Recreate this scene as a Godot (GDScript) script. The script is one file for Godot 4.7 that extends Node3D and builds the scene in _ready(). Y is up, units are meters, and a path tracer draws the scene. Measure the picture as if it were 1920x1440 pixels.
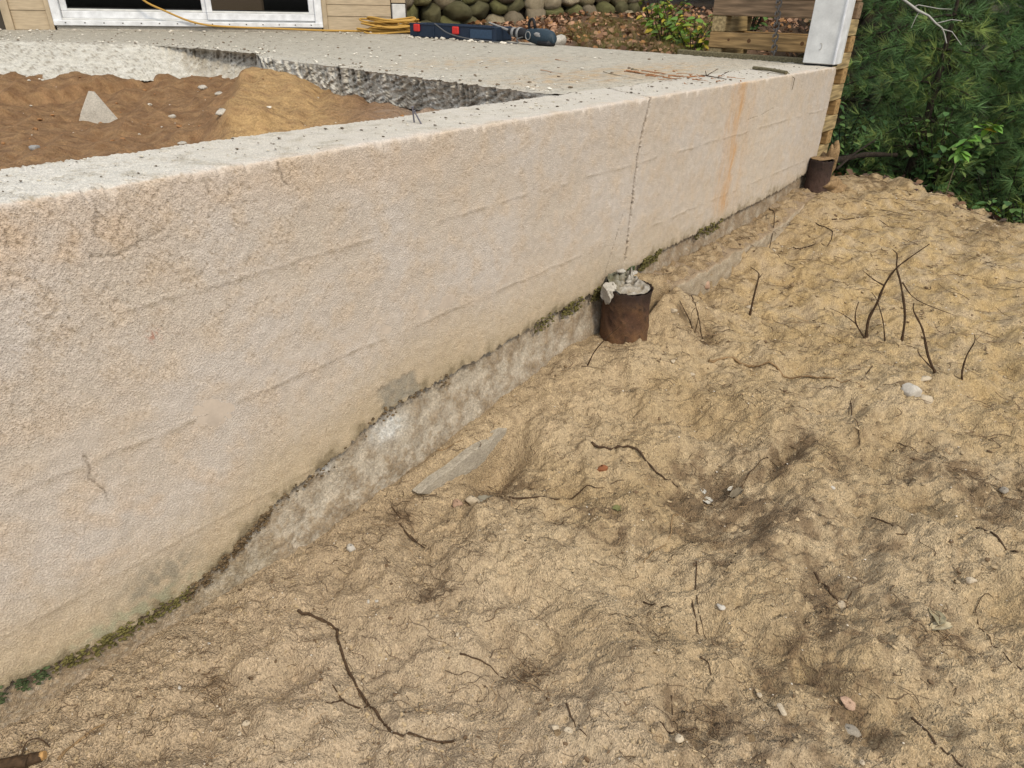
extends Node3D
# A stucco-faced retaining wall at the edge of a broken-up patio, dug-out sand in front, house and woods behind.
# x runs along the wall (away from the viewer), y is up (0 = patio level), z points out of the wall's face.

var M := {}
var n_big: FastNoiseLite
var n_mid: FastNoiseLite
var n_fine: FastNoiseLite
var n_rough: FastNoiseLite
var n_ridge: FastNoiseLite
var n_cell: FastNoiseLite
var n_crease: FastNoiseLite
var rng := RandomNumberGenerator.new()
const HD := Vector3(0.8745, 0, 0.485)
const HN := Vector3(-0.485, 0, 0.8745)
const HO := Vector3(1.792, 0, -5.417)

# ------------------------------------------------------------------ helpers
func V(x: float, y: float, z: float) -> Vector3:
	return Vector3(x, y, z)

func lin(r: float, g: float, b: float) -> Color:
	return Color(r, g, b).linear_to_srgb()

func noise(sd: int, freq: float, oct := 4, kind := FastNoiseLite.TYPE_SIMPLEX_SMOOTH, ridged := false) -> FastNoiseLite:
	var n := FastNoiseLite.new()
	n.seed = sd
	n.frequency = freq
	n.noise_type = kind
	n.fractal_type = (FastNoiseLite.FRACTAL_RIDGED if ridged else FastNoiseLite.FRACTAL_FBM) if oct > 1 else FastNoiseLite.FRACTAL_NONE
	n.fractal_octaves = oct
	return n

func ss(a: float, b: float, x: float) -> float:
	return smoothstep(a, b, x)

func lut(keys: Array, x: float) -> float:
	var k: int = 0
	var n := keys.size()
	if x <= keys[0].x:
		return keys[0].y
	while k < n - 1:
		var b: Vector2 = keys[k + 1]
		if x <= b.x:
			var a: Vector2 = keys[k]
			return a.y + (b.y - a.y) * (x - a.x) / (b.x - a.x)
		k += 1
	return keys[n - 1].y

func bump(x: float, y: float, cx: float, cy: float, rx: float, ry: float) -> float:
	var a := (x - cx) / rx
	var b := (y - cy) / ry
	return exp(-(a * a + b * b))

func node(called: String, label: String, category: String, at := Vector3.ZERO, group := "") -> Node3D:
	var o := Node3D.new()
	o.name = called
	add_child(o, true)
	o.position = at
	o.set_meta("label", label)
	o.set_meta("category", category)
	if group:
		o.set_meta("group", group)
	return o

func obj(called: String, mesh: Mesh, mat: Material, parent: Node3D = self, at := Vector3.ZERO) -> MeshInstance3D:
	var o := MeshInstance3D.new()
	o.name = called
	o.mesh = mesh
	o.material_override = mat
	parent.add_child(o, true)
	o.position = at
	return o

func thing(called: String, mesh: Mesh, mat: Material, label: String, category: String, at := Vector3.ZERO, group := "") -> MeshInstance3D:
	var o := obj(called, mesh, mat, self, at)
	o.set_meta("label", label)
	o.set_meta("category", category)
	if group:
		o.set_meta("group", group)
	return o

func struct(called: String, mesh: Mesh, mat: Material, label: String, category := "ground") -> MeshInstance3D:
	var o := thing(called, mesh, mat, label, category)
	o.set_meta("kind", "structure")
	return o

func many(called: String, mesh: Mesh, mat: Material, where: Array, tints: Array, parent: Node3D = self, label := "", category := "") -> MultiMeshInstance3D:
	var mm := MultiMesh.new()
	mm.transform_format = MultiMesh.TRANSFORM_3D
	mm.use_colors = true
	mm.mesh = mesh
	mm.instance_count = where.size()
	for i in where.size():
		mm.set_instance_transform(i, where[i])
		mm.set_instance_color(i, tints[i])
	var o := MultiMeshInstance3D.new()
	o.name = called
	o.multimesh = mm
	o.material_override = mat
	parent.add_child(o, true)
	o.set_meta("kind", "stuff")
	if label:
		o.set_meta("label", label)
		o.set_meta("category", category)
	return o

# a sheet of nx by ny points; normal = du x dv, or the other way when flip
func grid(nx: int, ny: int, P: PackedVector3Array, C := PackedColorArray(), flip := false) -> ArrayMesh:
	var N := PackedVector3Array()
	N.resize(nx * ny)
	var I := PackedInt32Array()
	I.resize((nx - 1) * (ny - 1) * 6)
	var w := 0
	for j in ny:
		var j0 := maxi(j - 1, 0) * nx
		var j1 := mini(j + 1, ny - 1) * nx
		for i in nx:
			var du := P[j * nx + mini(i + 1, nx - 1)] - P[j * nx + maxi(i - 1, 0)]
			var dv := P[j1 + i] - P[j0 + i]
			var n := du.cross(dv)
			N[j * nx + i] = (-n if flip else n).normalized()
			if i < nx - 1 and j < ny - 1:
				var a := j * nx + i
				var b := a + 1
				var c := a + nx
				var d := c + 1
				if flip:
					I[w] = a; I[w + 1] = b; I[w + 2] = d; I[w + 3] = a; I[w + 4] = d; I[w + 5] = c
				else:
					I[w] = a; I[w + 1] = d; I[w + 2] = b; I[w + 3] = a; I[w + 4] = c; I[w + 5] = d
				w += 6
	return commit(P, N, I, C)

func commit(P: PackedVector3Array, N: PackedVector3Array, I: PackedInt32Array, C := PackedColorArray()) -> ArrayMesh:
	var arr := []
	arr.resize(Mesh.ARRAY_MAX)
	arr[Mesh.ARRAY_VERTEX] = P
	arr[Mesh.ARRAY_NORMAL] = N
	arr[Mesh.ARRAY_INDEX] = I
	if C.size():
		arr[Mesh.ARRAY_COLOR] = C
	var m := ArrayMesh.new()
	m.add_surface_from_arrays(Mesh.PRIMITIVE_TRIANGLES, arr)
	return m

class Mesher:
	var P := PackedVector3Array()
	var N := PackedVector3Array()
	var I := PackedInt32Array()

	func tri(a: Vector3, b: Vector3, c: Vector3) -> void:   # a, b, c run counterclockwise seen from outside
		var n := (b - a).cross(c - a).normalized()
		var k := P.size()
		P.append_array([a, b, c])
		N.append_array([n, n, n])
		I.append_array([k, k + 2, k + 1])

	func quad(a: Vector3, b: Vector3, c: Vector3, d: Vector3) -> void:
		tri(a, b, c)
		tri(a, c, d)

	func box(c: Vector3, s: Vector3, bev := 0.004, t := Basis()) -> void:
		var h := s * 0.5
		bev = minf(bev, minf(h.x, minf(h.y, h.z)) * 0.8)
		var p := func(sx: int, sy: int, sz: int, ax: int) -> Vector3:
			var v := Vector3(sx * h.x, sy * h.y, sz * h.z)
			if ax != 0: v.x -= sx * bev
			if ax != 1: v.y -= sy * bev
			if ax != 2: v.z -= sz * bev
			return c + t * v
		for s1 in [-1, 1]:
			var f0 := [p.call(s1, -1, -1, 0), p.call(s1, 1, -1, 0), p.call(s1, 1, 1, 0), p.call(s1, -1, 1, 0)]
			var f1 := [p.call(-1, s1, -1, 1), p.call(-1, s1, 1, 1), p.call(1, s1, 1, 1), p.call(1, s1, -1, 1)]
			var f2 := [p.call(-1, -1, s1, 2), p.call(1, -1, s1, 2), p.call(1, 1, s1, 2), p.call(-1, 1, s1, 2)]
			for f in [f0, f1, f2]:
				if s1 > 0: quad(f[0], f[1], f[2], f[3])
				else: quad(f[3], f[2], f[1], f[0])
			for s2 in [-1, 1]:
				var e0 := [p.call(-1, s1, s2, 1), p.call(-1, s1, s2, 2), p.call(1, s1, s2, 2), p.call(1, s1, s2, 1)]
				var e1 := [p.call(s1, -1, s2, 2), p.call(s1, -1, s2, 0), p.call(s1, 1, s2, 0), p.call(s1, 1, s2, 2)]
				var e2 := [p.call(s1, s2, -1, 0), p.call(s1, s2, -1, 1), p.call(s1, s2, 1, 1), p.call(s1, s2, 1, 0)]
				for e in [e0, e1, e2]:
					if s1 * s2 > 0: quad(e[0], e[1], e[2], e[3])
					else: quad(e[3], e[2], e[1], e[0])
				for s3 in [-1, 1]:
					var a: Vector3 = p.call(s1, s2, s3, 0)
					var b: Vector3 = p.call(s1, s2, s3, 1)
					var d: Vector3 = p.call(s1, s2, s3, 2)
					if s1 * s2 * s3 > 0: tri(a, b, d)
					else: tri(d, b, a)

	func tube(pts: Array, r0: float, r1: float, sides := 6, wob := 0.0) -> void:
		var n := pts.size()
		var u := Vector3.ZERO
		var base := P.size()
		for i in n:
			var t: Vector3 = (pts[mini(i + 1, n - 1)] - pts[maxi(i - 1, 0)]).normalized()
			if u == Vector3.ZERO:
				u = t.cross(Vector3.UP if absf(t.y) < 0.9 else Vector3.RIGHT).normalized()
			u = (u - t * u.dot(t)).normalized()
			var v := t.cross(u)
			var r := lerpf(r0, r1, float(i) / maxf(1, n - 1)) * (1.0 + wob * (sin(i * 2.7 + r0 * 900.0) + 0.8 * sin(i * 1.3 + r1 * 700.0)))
			for k in sides:
				var a := TAU * k / sides
				var d := u * cos(a) + v * sin(a)
				P.append(pts[i] + d * r)
				N.append(d)
			if i > 0:
				for k in sides:
					var a0 := base + (i - 1) * sides + k
					var a1 := base + (i - 1) * sides + (k + 1) % sides
					I.append_array([a0, a0 + sides, a1, a1, a0 + sides, a1 + sides])
		for e in [0, n - 1]:
			var k0 := P.size()
			var t2: Vector3 = (pts[1] - pts[0]).normalized() * -1.0 if e == 0 else (pts[n - 1] - pts[n - 2]).normalized()
			for k in sides:
				P.append(P[base + e * sides + k])
				N.append(t2)
			for k in range(1, sides - 1):
				if e == 0: I.append_array([k0, k0 + k, k0 + k + 1])
				else: I.append_array([k0, k0 + k + 1, k0 + k])

	func done() -> ArrayMesh:
		var arr := []
		arr.resize(Mesh.ARRAY_MAX)
		arr[Mesh.ARRAY_VERTEX] = P
		arr[Mesh.ARRAY_NORMAL] = N
		arr[Mesh.ARRAY_INDEX] = I
		var m := ArrayMesh.new()
		m.add_surface_from_arrays(Mesh.PRIMITIVE_TRIANGLES, arr)
		return m

func box_mesh(c: Vector3, s: Vector3, bev := 0.004) -> ArrayMesh:
	var m := Mesher.new()
	m.box(c, s, bev)
	return m.done()

func smooth_path(pts: Array, sub := 4) -> Array:
	var out := []
	var n := pts.size()
	for i in n - 1:
		var a: Vector3 = pts[maxi(i - 1, 0)]
		var b: Vector3 = pts[i]
		var c: Vector3 = pts[i + 1]
		var d: Vector3 = pts[mini(i + 2, n - 1)]
		for k in sub:
			out.append(b.cubic_interpolate(c, a, d, float(k) / sub))
	out.append(pts[n - 1])
	return out

# a lump: sphere pushed about by noise and cut by planes
func lump(size: Vector3, sd: int, rough := 0.18, cuts := 5, nu := 14, nv := 9) -> ArrayMesh:
	var r := RandomNumberGenerator.new()
	r.seed = sd
	var planes := []
	for k in cuts:
		var d := Vector3(r.randf_range(-1, 1), r.randf_range(-1, 1), r.randf_range(-1, 1)).normalized()
		planes.append([d, r.randf_range(0.55, 0.85)])
	var P := PackedVector3Array()
	for j in nv:
		var th := PI * j / (nv - 1)
		for i in nu:
			var ph := TAU * i / (nu - 1)
			var p := Vector3(sin(th) * cos(ph), cos(th), sin(th) * sin(ph))
			p *= 1.0 + rough * n_rough.get_noise_3d(p.x * 0.06 + sd * 3.1, p.y * 0.06, p.z * 0.06) * 2.0
			for q in planes:
				var e: float = p.dot(q[0]) - q[1]
				if e > 0:
					p -= q[0] * e * 0.9
			P.append(p * size * 0.5)
	return grid(nu, nv, P, PackedColorArray(), true if false else false)

func lathe(prof: Array, seg := 20) -> ArrayMesh:    # profile of Vector2(radius, y) from bottom to top
	var P := PackedVector3Array()
	for q in prof:
		for i in seg + 1:
			var a := TAU * i / seg
			P.append(Vector3(q.x * cos(a), q.y, q.x * sin(a)))
	return grid(seg + 1, prof.size(), P, PackedColorArray(), true)

# ------------------------------------------------------------------ textures and materials
func speckle(size: int, layers: Array, lo: float, hi: float, gain := 1.0) -> Image:
	var n := size * size
	var data := []
	for l in layers:
		data.append((l[0] as FastNoiseLite).get_seamless_image(size, size).get_data())
	var out := PackedByteArray()
	out.resize(n)
	var w0: float = layers[0][1]
	var a: PackedByteArray = data[0]
	var b: PackedByteArray = data[mini(1, data.size() - 1)]
	var w1: float = layers[1][1] if data.size() > 1 else 0.0
	var c: PackedByteArray = data[mini(2, data.size() - 1)]
	var w2: float = layers[2][1] if data.size() > 2 else 0.0
	var tot := w0 + w1 + w2
	for i in n:
		var v := (a[i] * w0 + b[i] * w1 + c[i] * w2) / tot / 255.0
		v = clampf((v - 0.5) * gain + 0.5, 0.0, 1.0)
		out[i] = int(255.0 * (lo + (hi - lo) * v))
	return Image.create_from_data(size, size, false, Image.FORMAT_L8, out)

func mat(color: Color, rough := 0.9, metal := 0.0) -> StandardMaterial3D:
	var m := StandardMaterial3D.new()
	m.albedo_color = color
	m.roughness = rough
	m.metallic = metal
	m.metallic_specular = 0.35
	return m

func tri(m: StandardMaterial3D, scale: Vector3, albedo: Texture2D, height: Texture2D = null, cm := 0.3, world := true) -> StandardMaterial3D:
	m.uv1_triplanar = true
	m.uv1_world_triplanar = world
	m.uv1_triplanar_sharpness = 4.0
	m.uv1_scale = scale
	if albedo:
		m.albedo_texture = albedo
	if height:
		m.heightmap_enabled = true
		m.heightmap_texture = height
		m.heightmap_scale = cm
	return m

func tinted(m: StandardMaterial3D) -> StandardMaterial3D:
	m.vertex_color_use_as_albedo = true
	return m

func T(im: Image) -> ImageTexture:
	return ImageTexture.create_from_image(im)

func make_materials() -> void:
	var grain := noise(11, 0.42, 1, FastNoiseLite.TYPE_CELLULAR)
	grain.cellular_return_type = FastNoiseLite.RETURN_CELL_VALUE
	var grit := noise(12, 0.11, 3)
	var blot := noise(13, 0.02, 4)
	var sand_a := T(speckle(1024, [[grain, 1.0], [grit, 0.8], [blot, 0.5]], 0.62, 1.0, 1.8))
	var sand_h := T(speckle(1024, [[grit, 1.0], [grain, 0.6], [blot, 0.6]], 0.0, 1.0, 1.5))
	var pit := noise(21, 0.2, 2, FastNoiseLite.TYPE_CELLULAR)
	pit.cellular_return_type = FastNoiseLite.RETURN_DISTANCE
	var orange := noise(22, 0.30, 3)
	var stucco_h := T(speckle(1024, [[orange, 1.0], [pit, 0.9], [noise(23, 0.09, 2), 0.5]], 0.0, 1.0, 1.6))
	var stucco_a := T(speckle(1024, [[orange, 1.0], [pit, 1.1], [blot, 0.4]], 0.8, 1.0, 2.3))
	var conc_a := T(speckle(512, [[grit, 1.0], [grain, 0.7], [blot, 0.7]], 0.74, 1.0, 1.7))
	M.sand = tinted(tri(mat(Color.WHITE, 0.95), Vector3.ONE * 1.35, sand_a, sand_h, 0.55))
	M.soil = tinted(tri(mat(Color.WHITE, 0.95), Vector3.ONE * 1.3, conc_a, sand_h, 0.6))
	M.stucco = tinted(tri(mat(Color.WHITE, 0.85), Vector3.ONE * 1.3, stucco_a, stucco_h, 0.2))
	M.smooth = tri(mat(lin(0.56, 0.47, 0.385), 0.75), Vector3.ONE * 2.0, conc_smooth(blot))
	M.concrete = tinted(tri(mat(Color.WHITE, 0.92), Vector3.ONE * 1.6, conc_a, stucco_h, 0.45))
	M.chunk = tri(mat(lin(0.62, 0.57, 0.49), 0.92), Vector3.ONE * 2.2, conc_a, stucco_h, 0.4)
	M.tinted = tinted(tri(mat(Color.WHITE, 0.9), Vector3.ONE * 2.5, conc_a))
	M.leaf = tinted(mat(Color.WHITE, 0.7))
	M.leaf.backlight_enabled = true
	M.leaf.backlight = Color(0.35, 0.4, 0.12)
	M.needle = tinted(mat(Color.WHITE, 0.55))
	M.litter = tinted(mat(Color.WHITE, 0.85))
	var ring := noise(31, 0.02, 3)
	var wood_a := T(speckle(512, [[ring, 1.0], [grit, 0.15], [blot, 0.6]], 0.66, 1.0, 1.8))
	M.wood_pale = tri(mat(lin(0.52, 0.36, 0.15), 0.8), Vector3(4.5, 4.5, 0.45), wood_a, null, 0.1, false)
	M.wood_grey = tri(mat(lin(0.30, 0.20, 0.12), 0.85), Vector3(4.5, 4.5, 0.45), wood_a, null, 0.1, false)
	M.wood_ochre = tri(mat(lin(0.46, 0.29, 0.125), 0.85), Vector3(4.5, 4.5, 0.45), wood_a, null, 0.1, false)
	M.wood_across = tri(mat(lin(0.46, 0.34, 0.17), 0.85), Vector3(0.45, 4.5, 4.5), wood_a, null, 0.1, false)
	M.wood_up = tri(mat(lin(0.25, 0.155, 0.075), 0.85), Vector3(14, 0.9, 14), wood_a, null, 0.1, false)
	M.knot = mat(lin(0.12, 0.06, 0.025), 0.8)
	M.bark = tri(mat(lin(0.075, 0.055, 0.04), 0.95), Vector3(5, 1.2, 5), wood_a, stucco_h, 1.0, false)
	M.root = tri(mat(lin(0.085, 0.05, 0.026), 0.85), Vector3.ONE * 9, wood_a)
	M.root_pale = tri(mat(lin(0.34, 0.22, 0.11), 0.85), Vector3.ONE * 9, wood_a)
	M.grey_twig = mat(lin(0.36, 0.35, 0.32), 0.85)
	M.cut_wood = tri(mat(lin(0.62, 0.36, 0.14), 0.8), Vector3.ONE * 9, wood_a)
	M.orange_wood = tri(mat(lin(0.46, 0.22, 0.10), 0.85), Vector3.ONE * 9, wood_a)
	M.olive_wood = tri(mat(lin(0.19, 0.16, 0.09), 0.85), Vector3.ONE * 6, wood_a)
	M.siding = tri(mat(lin(0.47, 0.375, 0.255), 0.65), Vector3(1.5, 9, 1.5), conc_smooth(blot), null, 0.1, false)
	M.trim = tri(mat(lin(0.45, 0.36, 0.245), 0.65), Vector3.ONE * 2.0, conc_smooth(blot), null, 0.1, false)
	M.gap = mat(lin(0.06, 0.05, 0.04), 0.9)
	M.white = tri(mat(lin(0.74, 0.75, 0.77), 0.4), Vector3.ONE * 2.0, conc_smooth(blot), null, 0.1, false)
	M.white_warm = tri(mat(lin(0.66, 0.66, 0.64), 0.5), Vector3.ONE * 1.6, conc_smooth(blot), null, 0.1, false)
	M.gasket = mat(lin(0.02, 0.02, 0.02), 0.6)
	M.glass = mat(Color(0.03, 0.035, 0.035, 0.10), 0.02)
	M.glass.metallic_specular = 0.22
	M.glass.transparency = BaseMaterial3D.TRANSPARENCY_ALPHA
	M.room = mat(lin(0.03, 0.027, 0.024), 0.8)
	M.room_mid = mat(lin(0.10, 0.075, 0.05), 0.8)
	M.shingle = mat(lin(0.07, 0.065, 0.06), 0.95)
	M.rust = tinted(tri(mat(Color.WHITE, 0.9), Vector3.ONE * 3.0, sand_a, stucco_h, 0.6))
	M.steel = mat(lin(0.15, 0.135, 0.12), 0.55, 0.5)
	M.nail = mat(lin(0.16, 0.15, 0.17), 0.5, 0.6)
	M.navy = tri(mat(lin(0.018, 0.032, 0.06), 0.5), Vector3.ONE * 4.0, conc_a)
	M.navy_light = tri(mat(lin(0.04, 0.075, 0.13), 0.5), Vector3.ONE * 4.0, conc_a)
	M.red = mat(lin(0.5, 0.03, 0.025), 0.45)
	M.teal = tri(mat(lin(0.028, 0.05, 0.07), 0.55), Vector3.ONE * 6.0, conc_a)
	M.black = mat(lin(0.012, 0.012, 0.014), 0.55)
	M.dust = tri(mat(lin(0.32, 0.31, 0.30), 0.9), Vector3.ONE * 5.0, conc_a)
	M.cable = mat(lin(0.09, 0.09, 0.09), 0.6)
	M.cord = mat(lin(0.42, 0.245, 0.055), 0.6)
	M.paper = mat(lin(0.46, 0.43, 0.37), 0.85)
	M.scuff = mat(lin(0.38, 0.37, 0.34), 0.8)

func conc_smooth(b: FastNoiseLite) -> ImageTexture:
	if not M.has("smooth_tex"):
		M.smooth_tex = T(speckle(256, [[b, 1.0], [noise(41, 0.2, 2), 0.3]], 0.86, 1.0, 1.4))
	return M.smooth_tex

# ------------------------------------------------------------------ the lie of the land
var GW := [Vector2(-2, -0.945), Vector2(0.2, -0.945), Vector2(0.8, -0.935), Vector2(1.15, -0.86), Vector2(1.66, -0.79), Vector2(2.0, -0.83), Vector2(2.5, -0.83), Vector2(3.0, -0.795), Vector2(3.3, -0.765), Vector2(3.6, -0.68), Vector2(4.0, -0.62), Vector2(4.5, -0.63), Vector2(6, -0.66)]
var GA := [Vector2(-2, -0.97), Vector2(0, -0.96), Vector2(1, -0.92), Vector2(2, -0.86), Vector2(3, -0.78), Vector2(4, -0.69), Vector2(4.6, -0.67), Vector2(6, -0.68)]
var RX := [Vector2(-1, 4.3), Vector2(0, 4.45), Vector2(0.17, 4.75), Vector2(0.34, 4.85), Vector2(0.7, 4.5), Vector2(1.05, 4.2), Vector2(1.6, 3.85), Vector2(2.5, 3.5), Vector2(4, 3.2)]

func base_height(x: float, z: float) -> float:
	var a := (lut(GW, x - 0.2) + lut(GW, x - 0.12) * 2.0 + lut(GW, x - 0.05) * 3.0 + lut(GW, x) * 3.0 + lut(GW, x + 0.05) * 3.0 + lut(GW, x + 0.12) * 2.0 + lut(GW, x + 0.2)) / 15.0
	return a + (lut(GA, x) - a) * ss(0.05, 0.5, z)

func sand_height(x: float, z: float) -> float:
	var h := base_height(x, z)
	var near := ss(0.02, 0.25, z)
	h += n_big.get_noise_2d(x * 10.0, z * 10.0) * 0.052 * (0.3 + 0.7 * near)
	h += n_mid.get_noise_2d(x * 10.0, z * 10.0) * 0.015 * (0.6 + 0.4 * near) * (0.6 + 0.4 * ss(4.2, 2.0, x))
	var right := ss(0.55, 1.1, z - 0.12 * x)
	if right > 0.0:
		var u := x * -0.57 + z * 0.82
		var v := x * 0.82 + z * 0.57
		h += n_ridge.get_noise_2d(u * 9.0, v * 34.0) * 0.018 * right
	var fall := (0.4 + 0.6 * ss(4.0, 1.2, x)) * (0.22 + 0.78 * ss(0.35, 1.0, x + 0.4 * z + 0.5 * n_big.get_noise_2d(x * 6.0 + 70.0, z * 6.0)))
	var cre := n_crease.get_noise_2d(x * 10.0, z * 10.0)    # slumped edges and cracks between clods
	h -= pow(clampf(cre * 0.5 + 0.5, 0, 1), 4.0) * 0.013 * fall * near
	var slump := n_mid.get_noise_2d(x * 6.0 + 31.0, z * 6.0) * 3.2
	h += (ss(0.35, 0.62, slump - floorf(slump)) - (slump - floorf(slump))) * 0.012 * near * fall
	var d := n_cell.get_noise_2d(x * 10.0, z * 10.0)        # heel and boot dents
	h -= ss(-0.62, -0.95, d) * 0.024 * near
	h += 0.03 * bump(x, z, 0.85, 0.02, 0.25, 0.05)
	h -= 0.07 * bump(x, z, 1.55, 0.80, 0.13, 0.03)
	h += 0.03 * bump(x, z, 1.70, 0.20, 0.14, 0.08)
	h += 0.05 * bump(x, z, 1.75, 0.75, 0.2, 0.07)
	h += 0.035 * bump(x, z, 0.55, 0.85, 0.16, 0.12)
	h += 0.04 * bump(x, z, 0.75, 0.45, 0.2, 0.13)
	h -= 0.03 * bump(x, z, 0.42, 0.62, 0.15, 0.1)
	h -= 0.035 * bump(x, z, 1.25, 0.68, 0.14, 0.12)
	h -= 0.03 * bump(x, z, 1.07, 1.08, 0.16, 0.06)
	h += 0.04 * bump(x, z, 2.1, 1.0, 0.25, 0.2)
	if x > 1.45 and x < 4.0 and z < 0.34:                      # dirt lying on the footing
		var wt := ss(0.104, 0.086, z + 0.010 * n_mid.get_noise_2d(x * 12.0, z * 12.0) + 0.03 * ss(2.2, 1.9, x)) * ss(1.84, 1.96, x) * ss(3.98, 3.8, x)
		h = lerpf(h, -0.690 + 0.07 * ss(3.0, 4.0, x) + 0.06 * ss(2.15, 1.9, x) - 0.025 * ss(0.03, 0.1, z) + n_mid.get_noise_2d(x * 14.0, z * 20.0) * 0.022, wt)
		h += (0.13 * exp(-pow((x - 2.08) / 0.17, 2.0)) + 0.085 * exp(-pow((x - 2.88) / 0.12, 2.0)) + 0.04 * exp(-pow((x - 3.55) / 0.25, 2.0))) * ss(0.085, 0.11, z) * ss(0.30, 0.11, z)
	h -= 0.10 * ss(0.082, 0.105, z) * ss(0.30, 0.12, z) * exp(-pow((x - 0.985) / 0.11, 2.0))
	var over := x - lut(RX, z)
	if over > -0.4:
		h -= 0.62 * maxf(0.0, over) + 0.03 * ss(-0.4, 0.1, over)
	return h

func fine_height(x: float, z: float) -> float:
	return sand_height(x, z) + (n_fine.get_noise_2d(x * 10.0, z * 10.0) * 0.006 + n_rough.get_noise_2d(x * 10.0, z * 10.0) * 0.0040) * (0.35 + 0.65 * ss(4.0, 1.2, x))

func on_sand(x: float, z: float, up := 0.0) -> Vector3:
	return Vector3(x, fine_height(x, z) + up, z)

func floor_height(x: float, z: float) -> float:
	var bank := -0.1 + 0.075 * clampf(x - 4.3, 0, 9)
	var over := x - lut(RX, z)
	var low := base_height(x, maxf(z, 0.0)) - 0.5 * clampf(over, 0, 2.2)
	if over < 0.45:
		low -= 0.20
	var h := lerpf(bank, low, ss(-1.55, -0.35, z))
	if x < 4.02 + 0.07 * maxf(0, -z) and z < 0.02:
		h = -1.2
	return h + n_big.get_noise_2d(x * 3.0, z * 3.0) * 0.06

# ------------------------------------------------------------------ the scene
func _ready() -> void:
	rng.seed = 7
	var cam := Camera3D.new()
	cam.name = "camera"
	add_child(cam)
	cam.transform = Transform3D(Basis(V(0.630, 0.022, 0.777), V(0.364, 0.874, -0.321), V(-0.686, 0.485, 0.542)).orthonormalized(), V(-0.322, 0.28, 1.223))
	cam.fov = 57.96
	cam.near = 0.05
	cam.far = 400.0
	cam.current = true
	var sky_mat := ProceduralSkyMaterial.new()
	sky_mat.sky_top_color = Color(0.83, 0.86, 0.90)
	sky_mat.sky_horizon_color = Color(0.86, 0.87, 0.88)
	sky_mat.sky_curve = 0.2
	sky_mat.ground_bottom_color = Color(0.2, 0.18, 0.15)
	sky_mat.ground_horizon_color = Color(0.5, 0.5, 0.48)
	var sky := Sky.new()
	sky.sky_material = sky_mat
	var env := Environment.new()
	env.background_mode = Environment.BG_SKY
	env.sky = sky
	env.tonemap_mode = Environment.TONE_MAPPER_LINEAR
	env.tonemap_exposure = 1.76
	env.sdfgi_enabled = true
	env.ssao_enabled = true
	env.ssil_enabled = true
	var we := WorldEnvironment.new()
	we.name = "world_environment"
	we.environment = env
	add_child(we)
	var sun := DirectionalLight3D.new()
	sun.name = "sun"
	sun.light_color = Color(1.0, 0.95, 0.86)
	sun.light_energy = 0.5
	sun.light_angular_distance = 10.0
	sun.shadow_enabled = true
	add_child(sun)
	sun.look_at_from_position(V(-1.6, 5.0, 4.2), Vector3.ZERO)

	n_big = noise(1, 0.32, 3)
	n_mid = noise(2, 1.1, 3)
	n_fine = noise(3, 3.4, 4)
	n_rough = noise(4, 9.0, 3)
	n_ridge = noise(5, 0.5, 3)
	n_crease = noise(8, 1.5, 3, FastNoiseLite.TYPE_SIMPLEX_SMOOTH, true)
	n_cell = noise(6, 0.42, 1, FastNoiseLite.TYPE_CELLULAR)
	make_materials()

	build_sand()
	build_forest_floor()
	build_patio()
	build_wall()
	build_soil()
	build_house()
	build_stone_wall()
	build_pallet()
	build_post_and_chain()
	build_tools()
	build_pipes()
	build_forest()
	build_twigs()
	build_stones()
	build_small_stuff()

# ------------------------------------------------------------------ sand
func humus(x: float, z: float) -> float:      # dark rooty topsoil mixed into the sand
	var s := 0.0
	for q in [[1.27, 0.67, 0.12, 0.075, 1.7], [1.18, 0.80, 0.12, 0.08, 0.9], [0.88, 0.225, 0.07, 0.045, 1.6], [0.49, 0.645, 0.035, 0.025, 0.9], [0.505, 0.362, 0.04, 0.04, 0.9], [0.04, 0.168, 0.03, 0.025, 0.7], [1.09, 1.06, 0.13, 0.05, 0.9], [1.74, 1.15, 0.10, 0.06, 0.8], [1.72, 1.31, 0.10, 0.07, 1.6], [1.56, 0.81, 0.13, 0.035, 1.7], [1.23, 0.90, 0.12, 0.10, 0.9], [1.62, 0.97, 0.16, 0.05, 0.7], [4.0, 0.93, 0.22, 0.10, 0.9], [0.94, 0.575, 0.06, 0.07, 0.8], [0.92, 1.15, 0.16, 0.10, 0.7], [0.72, 1.18, 0.12, 0.08, 0.6], [2.05, 0.24, 0.10, 0.08, 0.6], [1.12, 1.28, 0.07, 0.05, 0.9], [0.55, 1.05, 0.10, 0.06, 0.6], [4.75, 0.22, 0.45, 0.12, 1.2], [0.60, 0.95, 0.05, 0.05, 0.6], [0.62, 0.10, 0.05, 0.04, 0.8], [1.36, 1.12, 0.06, 0.05, 0.8]]:
		s += q[4] * bump(x, z, q[0], q[1], q[2] * 1.3, q[3] * 1.3)
	return s

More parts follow.
